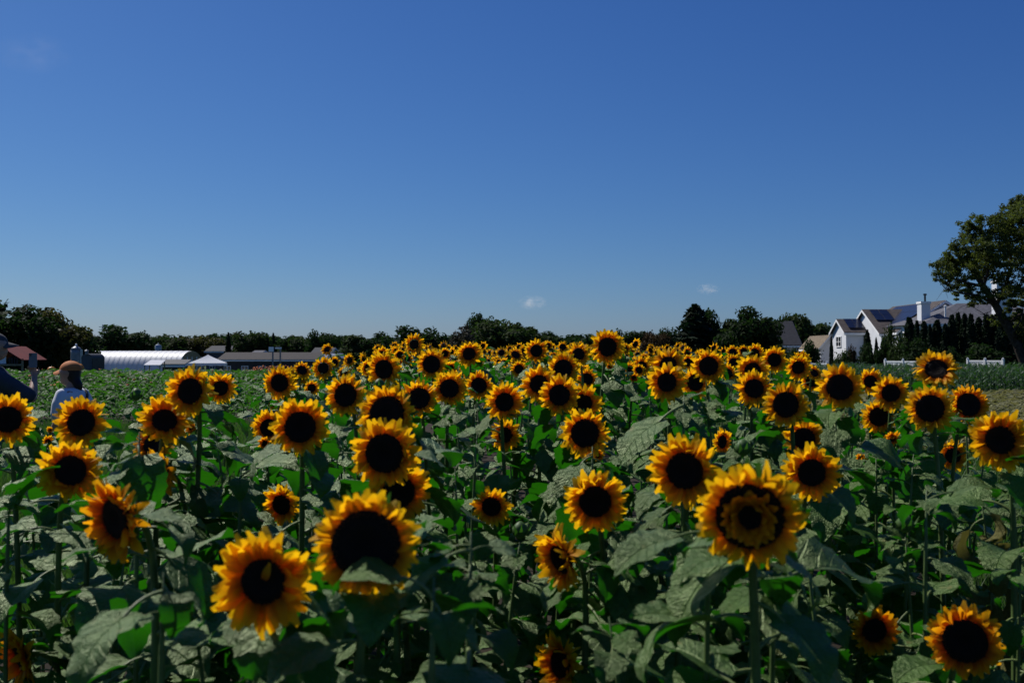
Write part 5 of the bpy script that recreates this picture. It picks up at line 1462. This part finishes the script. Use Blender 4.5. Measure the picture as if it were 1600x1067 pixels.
# x, y, bloom diameter (photo px), yaw (minus = turned to the left), tilt (plus = up), label, options
BL = [
 (412, 908, 166, -16, -2, 'big sunflower with a loose yellow petal lying across its black disc', dict(loose=True, disc=.44)),
 (572, 851, 172, -4, -6, 'big sunflower with the widest black disc, front centre left', dict(disc=.63, petals=40)),
 (182, 810, 136, -52, 0, 'large orange sunflower turned left in profile, front left', dict(disc=.5, orange=True, cup=.35)),
 (1172, 806, 174, 4, -8, 'big double sunflower with a frilly inner ring of petals, front right', dict(disc=.62, double=True, petals=38)),
 (930, 783, 104, -8, 0, 'round open sunflower in the middle foreground, with one petal standing up', dict(disc=.5)),
 (622, 769, 108, 0, -2, 'lowest of the three overlapping sunflowers stacked left of centre', dict(disc=.5)),
 (601, 708, 112, -10, 6, 'middle one of the three overlapping sunflowers stacked left of centre', dict(disc=.56)),
 (604, 648, 102, -10, 4, 'topmost of the three overlapping sunflowers stacked left of centre', dict(disc=.60)),
 (768, 791, 66, 4, 0, 'small sunflower with teardrop dark disc standing alone mid picture', dict(disc=.48, f=.82)),
 (876, 872, 108, -54, -4, 'orange sunflower turned left, below the round open one', dict(disc=.46, cup=.3)),
 (440, 788, 68, -24, 0, 'small sunflower turned left above the one with the loose petal', dict(disc=.48, f=.85)),
 (1070, 735, 118, -12, 2, 'large sunflower with tall pointed petals upper left of the double one', dict(disc=.5, petals=34)),
 (1268, 738, 92, 2, 0, 'sunflower with dark round disc upper right of the double one', dict(disc=.48)),
 (1256, 685, 70, 6, 6, 'sunflower peeking out above the bloom upper right of the double one', dict(disc=.5)),
 (1508, 1001, 116, 6, -6, 'shaded sunflower with very wide disc at the lower right', dict(disc=.58, orange=True)),
 (1366, 984, 80, 22, -4, 'small shaded orange sunflower left of the lower right wide disc bloom', dict(disc=.48, orange=True, f=.8)),
 (876, 1036, 104, -52, 0, 'sunflower turned left, cut by the bottom edge at centre', dict(disc=.46, cup=.3)),
 (34, 1026, 104, -68, -4, 'sunflower seen edge on in the lower left corner', dict(disc=.45, orange=True, cup=.3)),
 (110, 735, 102, 8, 6, 'sunflower with a pale leaf laid across it, left side', dict(disc=.48)),
 (127, 660, 86, -18, 2, 'sunflower directly in front of the person in the white T-shirt', dict(disc=.5)),
 (240, 694, 72, -26, 16, 'orange sunflower turned up and left, middle of the left side trio', dict(disc=.5, orange=True)),
 (257, 657, 86, 4, 34, 'sunflower looking upward, top of the left side trio', dict(disc=.46, cup=.3)),
 (250, 738, 84, -52, 2, 'sunflower in profile, lowest of the left side trio', dict(disc=.46, orange=True, cup=.35)),
 (297, 611, 84, -12, 2, 'tall sunflower standing against the crop below the white tent', dict(disc=.5)),
 (345, 606, 52, -20, 2, 'smaller sunflower just right of the tall one below the tent', dict(disc=.46)),
 (12, 655, 84, 8, 2, 'sunflower at the left frame edge below the person with the phone', dict(disc=.5)),
 (469, 667, 94, 0, 0, 'big round sunflower facing the camera, left of centre', dict(disc=.53)),
 (420, 668, 58, -20, 4, 'sunflower half hidden behind the big round one left of centre', dict(disc=.48)),
 (413, 692, 26, -10, 0, 'half open small orange bloom left of the big round one', dict(f=.38, closed=True, orange=True, disc=.4)),
 (437, 598, 58, -10, 2, 'sunflower above the big round one, below the white sign boards', dict(disc=.5)),
 (540, 617, 70, -14, 0, 'upright oval sunflower between the big round one and the stacked three', dict(disc=.54)),
 (600, 577, 62, -10, 2, 'sunflower high above the stacked three, against the dark trees', dict(disc=.5)),
 (471, 586, 34, -14, 4, 'small sunflower behind the one below the sign boards', dict(disc=.46)),
 (505, 575, 38, 2, 2, 'small neat sunflower before the white gabled stall', dict(disc=.46)),
 (546, 563, 24, -26, 6, 'tiny side turned sunflower beside the white gabled stall', dict(f=.72, disc=.4)),
 (647, 538, 36, -30, 6, 'tallest sunflower left of centre, turned aside against dark trees', dict(disc=.42)),
 (674, 569, 52, -2, 0, 'sunflower right below the tallest one left of centre', dict(disc=.54)),
 (733, 553, 44, -6, 2, 'sunflower under the tall grey tree in the middle', dict(disc=.48)),
 (655, 622, 64, 4, 8, 'dark disc sunflower just right of the top of the stacked three', dict(disc=.54)),
 (702, 607, 62, 2, 4, 'sunflower with a curled leaf tip over its disc, left of centre', dict(disc=.5)),
 (748, 602, 48, 2, 4, 'small sunflower with a leaf laid across its disc', dict(disc=.54)),
 (788, 628, 66, 2, 2, 'sunflower at mid picture above the small side lit one', dict(disc=.46)),
 (790, 679, 54, -18, 0, 'small sunflower with bright lower petals at mid picture', dict(disc=.46, f=.9)),
 (842, 600, 62, -8, 4, 'rear one of the three overlapping sunflowers right of middle', dict(disc=.48)),
 (874, 617, 68, -8, 2, 'middle one of the three overlapping sunflowers right of middle', dict(disc=.5)),
 (911, 630, 64, 0, 2, 'front one of the three overlapping sunflowers right of middle', dict(disc=.47)),
 (914, 677, 82, 2, 2, 'sunflower with wide round disc below the overlapping three', dict(disc=.55)),
 (933, 711, 26, 10, 0, 'half open small bloom hanging under the wide disc sunflower', dict(f=.36, closed=True, orange=True, disc=.4)),
 (880, 576, 56, 0, 10, 'sunflower behind the overlapping three with leaves over its disc', dict(disc=.54)),
 (917, 592, 38, 4, 10, 'sunflower half sunk in leaves right behind the overlapping three', dict(disc=.5)),
 (949, 542, 58, 0, 2, 'tall round sunflower reaching over the horizon right of middle', dict(disc=.52)),
 (976, 545, 20, 6, 2, 'tiny bloom at the right shoulder of the tall round sunflower', dict(f=.7)),
 (838, 548, 40, -2, 4, 'sunflower below the broad green tree in the middle', dict(disc=.48)),
 (856, 540, 18, 0, 2, 'tiny sunflower just right of the one below the broad green tree', dict(f=.75)),
 (811, 567, 26, -4, 0, 'small sunflower left below the one under the broad green tree', dict(f=.9)),
 (841, 568, 22, 0, 0, 'small far sunflower directly below the one under the broad green tree', dict(f=.9)),
 (904, 553, 40, -6, 6, 'sunflower left of the tall round one with a leaf across it', dict(disc=.48)),
 (1003, 572, 32, -6, 2, 'small sunflower left of the upright pair right of middle', dict(disc=.5)),
 (1044, 570, 60, 0, 12, 'rear bloom of the upright pair right of middle', dict(disc=.46)),
 (1042, 597, 66, 0, 0, 'front bloom of the upright pair right of middle', dict(disc=.47)),
 (1086, 598, 52, 12, 8, 'shaded sunflower tucked behind the right side of the upright pair', dict(disc=.5)),
 (1107, 572, 58, 2, 2, 'sunflower below the jagged spruce', dict(disc=.53)),
 (1178, 607, 62, 0, 2, 'lower front sunflower of the pair below the broad dark tree', dict(disc=.5)),
 (1176, 579, 54, 0, 12, 'upper rear sunflower of the pair below the broad dark tree', dict(disc=.48)),
 (1210, 562, 44, 4, 6, 'sunflower below the slate roofed house', dict(disc=.5)),
 (1247, 574, 44, 4, 0, 'small round sunflower right below the slate roofed house', dict(disc=.48)),
 (1228, 632, 76, 0, 2, 'sunflower with a tiny speck on its wide disc, right of middle', dict(disc=.54)),
 (1268, 595, 36, 6, 0, 'half hidden sunflower below the small round one on the right', dict(disc=.54)),
 (1312, 605, 78, 2, 4, 'wide sunflower below the white gable and its window', dict(disc=.54)),
 (1360, 596, 44, 10, 4, 'sunflower peeking out behind the right side of the wide one', dict(disc=.46)),
 (1392, 614, 60, 4, 2, 'sunflower left of the two stacked ones before the corn', dict(disc=.48)),
 (1373, 651, 56, 4, 14, 'sunflower with a folded leaf before its disc, on the right', dict(disc=.54)),
 (1463, 577, 70, 0, 22, 'tall sunflower rising over the white fence', dict(disc=.5)),
 (1453, 638, 78, 0, 2, 'sunflower directly under the tall one by the fence', dict(disc=.56)),
 (1513, 632, 66, 12, 8, 'shaded sunflower behind leaves right of the two stacked ones', dict(disc=.56, orange=True)),
 (1563, 687, 100, -2, 0, 'big bright sunflower near the right frame edge', dict(disc=.46)),
 (1489, 712, 52, -16, 8, 'small sunflower half covered by a leaf beside the big right edge one', dict(disc=.46)),
 (1394, 684, 30, -6, 0, 'half open orange bloom on a bundle of pale stems', dict(f=.4, closed=True, orange=True, disc=.4)),
 (1346, 716, 22, -20, 0, 'tiny orange bloom low left of the half open one', dict(f=.34, closed=True, orange=True, disc=.4)),
 (1128, 690, 44, 50, 0, 'sunflower sliver showing behind the tall pointed petals one', dict(disc=.48)),
 (1188, 690, 18, -30, 0, 'tiny orange bud among leaves right of middle', dict(f=.3, closed=True, orange=True, disc=.4)),
 (1146, 566, 28, 0, 10, 'small far sunflower right of the one below the spruce', dict(f=.9)),
 (1075, 566, 26, 0, 6, 'small far sunflower left of the one below the spruce', dict(f=.9)),
 (75, 690, 22, 10, 10, 'tiny low bloom under the person in white', dict(f=.4, closed=True, disc=.4)),
 (78, 672, 14, 0, 10, 'tiny yellow bud under the person in white', dict(f=.28, closed=True, disc=.4)),
 (316, 752, 30, -30, 0, 'half open bloom behind leaves right of the left side trio', dict(f=.42, closed=True, disc=.4)),
 (300, 668, 26, -20, -10, 'drooping small orange bloom right below the upward looking one', dict(f=.4, closed=True, orange=True, disc=.4)),
 (428, 630, 22, -20, 0, 'tiny bloom under the one below the sign boards', dict(f=.5)),
 (445, 632, 18, 20, -6, 'tiny drooping bloom just above the big round one', dict(f=.4)),
 (487, 606, 26, 10, -10, 'small drooping bloom left of the upright oval sunflower', dict(f=.6)),
 (990, 590, 20, 0, 0, 'small orange bud left of the front upright pair', dict(f=.35, closed=True, orange=True, disc=.4)),
 (952, 573, 16, 0, 0, 'tiny bud under the tall round sunflower', dict(f=.3, closed=True, orange=True, disc=.4)),
]
JR = random.Random(77)
SPOTS = []
for (x, y, d, yaw, tilt, lb, op) in BL:
    real = .168 * op.get('f', 1) * JR.uniform(.97, 1.03)
    D = real * F / d
    SPOTS.append((x, y, d, yaw, tilt, lb, op, real, D))
    if d > 22: HEADS.append((x, y, d / 2, D))
for (x, y, d, yaw, tilt, lb, op, real, D) in SPOTS:
    Hp = px(x, y, D)
    yw = R(yaw) + math.atan2(Hp.x, Hp.y) * -1 * 0  # yaw is measured against the view axis
    vx = -math.atan2(Hp.x, Hp.y)                   # turn toward the camera, then by yaw
    n = facing(vx + R(yaw + JR.uniform(-15, 11) * (.25 if abs(yaw) > 30 or d > 130 else 1)), R(tilt + JR.uniform(-11, 11)))
    nl = 19 if D < 5 else 12
    plant(Hp, n, real / 2, JR, lb, disc=op.get('disc', .5), petals=60 if d > 90 else 48, detail=2 if d > 40 or op.get('closed') else 1, nl=nl, big=.175,
          closed=op.get('closed', False), orange=op.get('orange', False), double=op.get('double', False), cup=op.get('cup', JR.uniform(.08, .22)), loose=op.get('loose', False))

# single large leaves that stand out in the photograph, each on its own plant
HL_R = random.Random(9); nhl = 0
HLV = [(208, 955, 112, 1066, 1.55, 1.45, 3, 'silvery drooping leaf at the lower left'), (1062, 842, 962, 898, 1.75, 1.7, 5, 'broad pale leaf left of the double bloom'),
       (1034, 655, 968, 728, 2.9, 2.85, 1, 'long pale leaf hanging right of the wide disc bloom'), (36, 766, 108, 736, 2.5, 2.45, 7, 'pale leaf laid across the left side bloom'),
       (222, 722, 244, 798, 2.3, 2.25, 2, 'pale hanging leaf below the left side trio'), (628, 912, 506, 892, 1.46, 1.44, 4, 'pale leaf across the foot of the widest disc'),
       (688, 880, 592, 958, 1.62, 1.58, 9, 'drooping leaf right of the widest disc'), (1262, 900, 1388, 874, 1.9, 1.95, 6, 'broad leaf right of the double bloom'),
       (1130, 880, 1030, 1010, 1.75, 1.7, 0, 'large leaf in front of the bottom right stems'), (905, 735, 870, 800, 3.0, 2.95, 8, 'hanging leaf left of the round open bloom'),
       (400, 735, 468, 728, 2.9, 2.85, 10, 'flat pale leaf below the big round bloom'), (1480, 770, 1560, 760, 2.6, 2.6, 11, 'leaf below the right edge bloom')]
for (bx_, by_, tx_, ty_, d0, d1, k, lb) in HLV:
    B_, T_ = px(bx_, by_, d0), px(tx_, ty_, d1); X_ = (T_ - B_); Lh = X_.length; X_.normalize()
    Zw = (SUN * .6 + Vector((0, -.55, .5))).normalized(); Y_ = Zw.cross(X_).normalized(); Z_ = X_.cross(Y_)
    O_ = B_ - X_ * Lh * .42 - Z_ * Lh * .12
    M_ = Matrix(((X_.x, Y_.x, Z_.x, O_.x), (X_.y, Y_.y, Z_.y, O_.y), (X_.z, Y_.z, Z_.z, O_.z), (0, 0, 0, 1))) @ Matrix.Scale(Lh, 4)
    base = Vector((O_.x, O_.y, 0)); o = empty('sunflower', base)
    pts = [base + Vector((.004 * math.sin(t * 7), 0, (O_.z + .03) * t)) for t in [i / 9 for i in range(10)]]
    MB().tube([p - base for p in pts], [.008 * (1.1 - .5 * i / 9) for i in range(9)] + [.0015], 6).build('stem', [M_stem], o, True)
    put_leaves(o, pts, HL_R, 16, .17, s0=.15, s1=.85, top=.8); put_leaves(o, pts, HL_R, 4, .09, s0=.95, s1=.985, top=.8)
    M_.translation = M_.translation - base
    link('leaf', LEAF[k], o, M_)
    tag(o, 'leafy sunflower plant, ' + lb, 'sunflower', 'leafy sunflower plants between the blooms'); nhl += 1

# leafy plants without an open bloom, filling the strip
FR = random.Random(21)
bases = []
def filler_height(y): return 1.03 + .38 * min(1, max(0, (y - 1.3) / 3.0)) + FR.uniform(-.14, .06)
nf = 0
y = 1.15
while y < 7.2:
    xl = -(.56 * y + .35) if y < 4.2 else -1.75
    xl = max(xl, -2.3); xr = min(.56 * y + .35, 2.3)
    x = xl + FR.uniform(0, .3)
    sp = .37 if y < 4.3 else .52
    while x < xr:
        bx, by = x + FR.uniform(-.1, .1), y + FR.uniform(-.1, .1)
        h = filler_height(by)
        ln = (FR.uniform(-.12, .12), FR.uniform(-.1, .1))
        # keep the growing tip out of open blooms standing behind it
        for tr in range(5):
            if blocked(np.array([(bx, by, h - .02 + q_) for q_ in (-.25, -.1, 0, .03)])): h -= .1
            else: break
        if math.hypot(bx, by) > 1.05 and h > .55 and not blocked(np.array([(bx + ln[0] * q_ * q_, by + ln[1] * q_ * q_, h * q_) for q_ in np.linspace(.25, 1, 14)])):
            base = Vector((bx, by, 0)); o = empty('sunflower', base)
            lean = Vector((ln[0], ln[1], 0))
            pts = [base + lean * (t * t) + Vector((0, 0, h * t)) for t in [i / 9 for i in range(10)]]
            dry = bx > .62 * by * .75 and FR.random() < .22
            MB().tube([p - base for p in pts], [.0085 * (1.1 - .65 * i / 9) for i in range(9)] + [.0012], 6).build('stem', [M_stem], o, True)
            put_leaves(o, pts, FR, 25 if y < 4.5 else 15, FR.uniform(.13, .20), s0=.14, s1=.985, top=.5, dry=dry); put_leaves(o, pts, FR, 3, .075, s0=.965, s1=.985, top=.8)
            if FR.random() < .12:
              bud = MB().lathe([(.006, 0), (.022, .012), (.026, .03), (.014, .045), (.004, .052)], 9)
              for k in range(8):
                a = k * 2.4; d_ = Vector((math.cos(a), math.sin(a), 0)); s_ = Vector((-d_.y, d_.x, 0)) * .008
                bud.add([d_ * .02 + s_ + Vector((0, 0, .01)), d_ * .02 - s_ + Vector((0, 0, .01)), d_ * .042 + Vector((0, 0, .05))], [(0, 1, 2)])
              b_ = bud.build('bud', [M_calyx], o, True); b_.location = pts[-1] - base
            if dry: tag(o, 'withered sunflower plant with hanging brown leaves on the right side', 'sunflower', 'withered sunflower plants')
            else: tag(o, 'leafy sunflower plant without an open bloom among the flowering ones', 'sunflower', 'leafy sunflower plants between the blooms')
            nf += 1
        x += sp
    y += sp * .92

# the crowded far part of the strip: individual plants first
QR = random.Random(33); nfar = 0
def far_spots(y0, y1, sp):
    y = y0
    while y < y1:
        x = -1.75 - .0 * y + QR.uniform(0, .3)
        while x < 2.45:
            yield x + QR.uniform(-.15, .15), y + QR.uniform(-.15, .15)
            x += sp
        y += sp
LIM = 298 - len(BL) - nf - nhl
for (bx, by) in far_spots(7.3, 40, .56):
    if nfar >= LIM: FARY = by; break
    h = QR.uniform(1.42, 1.64); Rr = QR.uniform(.055, .085)
    n = facing(R(QR.uniform(-60, 40)), R(QR.uniform(-20, 35)))
    Hp = Vector((bx, by - .1, h))
    u, v, d = topx([Hp[:]])
    plant(Hp, n, Rr, QR, 'small far bloom in the crowded sunflower strip below the tree line', group='far blooms in the crowded strip', detail=1, nl=6, big=.2, guard=True)
    nfar += 1
print('fillers', nf, 'far', nfar, 'until', FARY)
# and the rest as one mass
it = []
LA = [arr(m) for m in LEAF_MB[:6]]
def shift(t, k): return (t[0], t[1], t[2], np.full_like(t[3], k), t[4])
PA = [[(shift(t, 0), M_) for t, M_ in rg_] for rg_ in RINGA]; DA = shift(DISC_FAR_A, 1); LA = [shift(t, 2) for t in LA]
for (bx, by) in far_spots(FARY, 36, .36):
    h = QR.uniform(1.42, 1.72); Rr = QR.uniform(.06, .085); n = facing(R(QR.uniform(-65, 45)), R(QR.uniform(-25, 40)))
    M0 = Matrix.Translation((bx, by, h)) @ n.to_track_quat('Z', 'Y').to_matrix().to_4x4() @ Matrix.Scale(Rr, 4)
    it.append((DA, M0 @ Matrix.Scale(.52, 4)))
    it += [(t, M0 @ M_) for t, M_ in PA[QR.randrange(4)]]
    for k in range(4):
        it.append((LA[QR.randrange(6)], TRS((bx, by, h - QR.uniform(.04, .5)), (0, QR.uniform(-.3, .6), QR.uniform(0, 6.28)), QR.uniform(.14, .22))))
o = link('sunflower_mass', merged('sunflower_mass', it, [M_petal, M_disc, M_leaf]))
tag(o, 'far end of the sunflower strip where blooms blend into one mass', 'sunflowers', kind='stuff')
# ------------------------------------------------------------------ small clouds
def cloud(xp, yp, D, wpx, hpx, dens, label, seed):
    c = px(xp, yp, D); sx, sz = wpx * D / F / 2, hpx * D / F / 2
    import bmesh
    bm = bmesh.new(); bmesh.ops.create_icosphere(bm, subdivisions=3, radius=1.0)
    me = bpy.data.meshes.new('cloud'); bm.to_mesh(me); bm.free()
    m = bpy.data.materials.new('cloud_vapour'); m.use_nodes = True; t = m.node_tree; L = t.links.new
    t.nodes.remove(t.nodes['Principled BSDF'])
    v = N(t, 'ShaderNodeVolumePrincipled'); v.inputs['Color'].default_value = (1, 1, 1, 1); v.inputs['Anisotropy'].default_value = 0.2
    tc = N(t, 'ShaderNodeTexCoord'); ln = N(t, 'ShaderNodeVectorMath', operation='LENGTH'); L(tc.outputs['Object'], ln.inputs[0])
    fall = N(t, 'ShaderNodeMapRange'); fall.inputs['From Min'].default_value = 1.0; fall.inputs['From Max'].default_value = .1; L(ln.outputs['Value'], fall.inputs['Value'])
    no = N(t, 'ShaderNodeTexNoise'); no.inputs['Scale'].default_value = 2.2; no.inputs['Detail'].default_value = 4; no.noise_dimensions = '4D'; no.inputs['W'].default_value = seed; L(tc.outputs['Object'], no.inputs['Vector'])
    mr = N(t, 'ShaderNodeMapRange'); mr.inputs['From Min'].default_value = .42; mr.inputs['From Max'].default_value = .75; L(no.outputs['Fac'], mr.inputs['Value'])
    mu = N(t, 'ShaderNodeMath', operation='MULTIPLY'); L(fall.outputs[0], mu.inputs[0]); L(mr.outputs[0], mu.inputs[1])
    m2 = N(t, 'ShaderNodeMath', operation='MULTIPLY'); L(mu.outputs[0], m2.inputs[0]); m2.inputs[1].default_value = dens
    L(m2.outputs[0], v.inputs['Density']); L(v.outputs[0], t.nodes['Material Output'].inputs['Volume'])
    me.materials.append(m)
    o = link('cloud', me); o.location = c; o.scale = (sx, sx * .6, sz)
    tag(o, label, 'cloud')
cloud(832, 473, 4200, 50, 26, .028, 'small white cloud low over the middle of the tree line', 1.3)
cloud(1106, 452, 4200, 40, 20, .028, 'small white cloud above the jagged spruce', 4.1)
cloud(52, 84, 3600, 130, 70, .0013, 'faint wisp of cloud high in the upper left sky', 7.7)
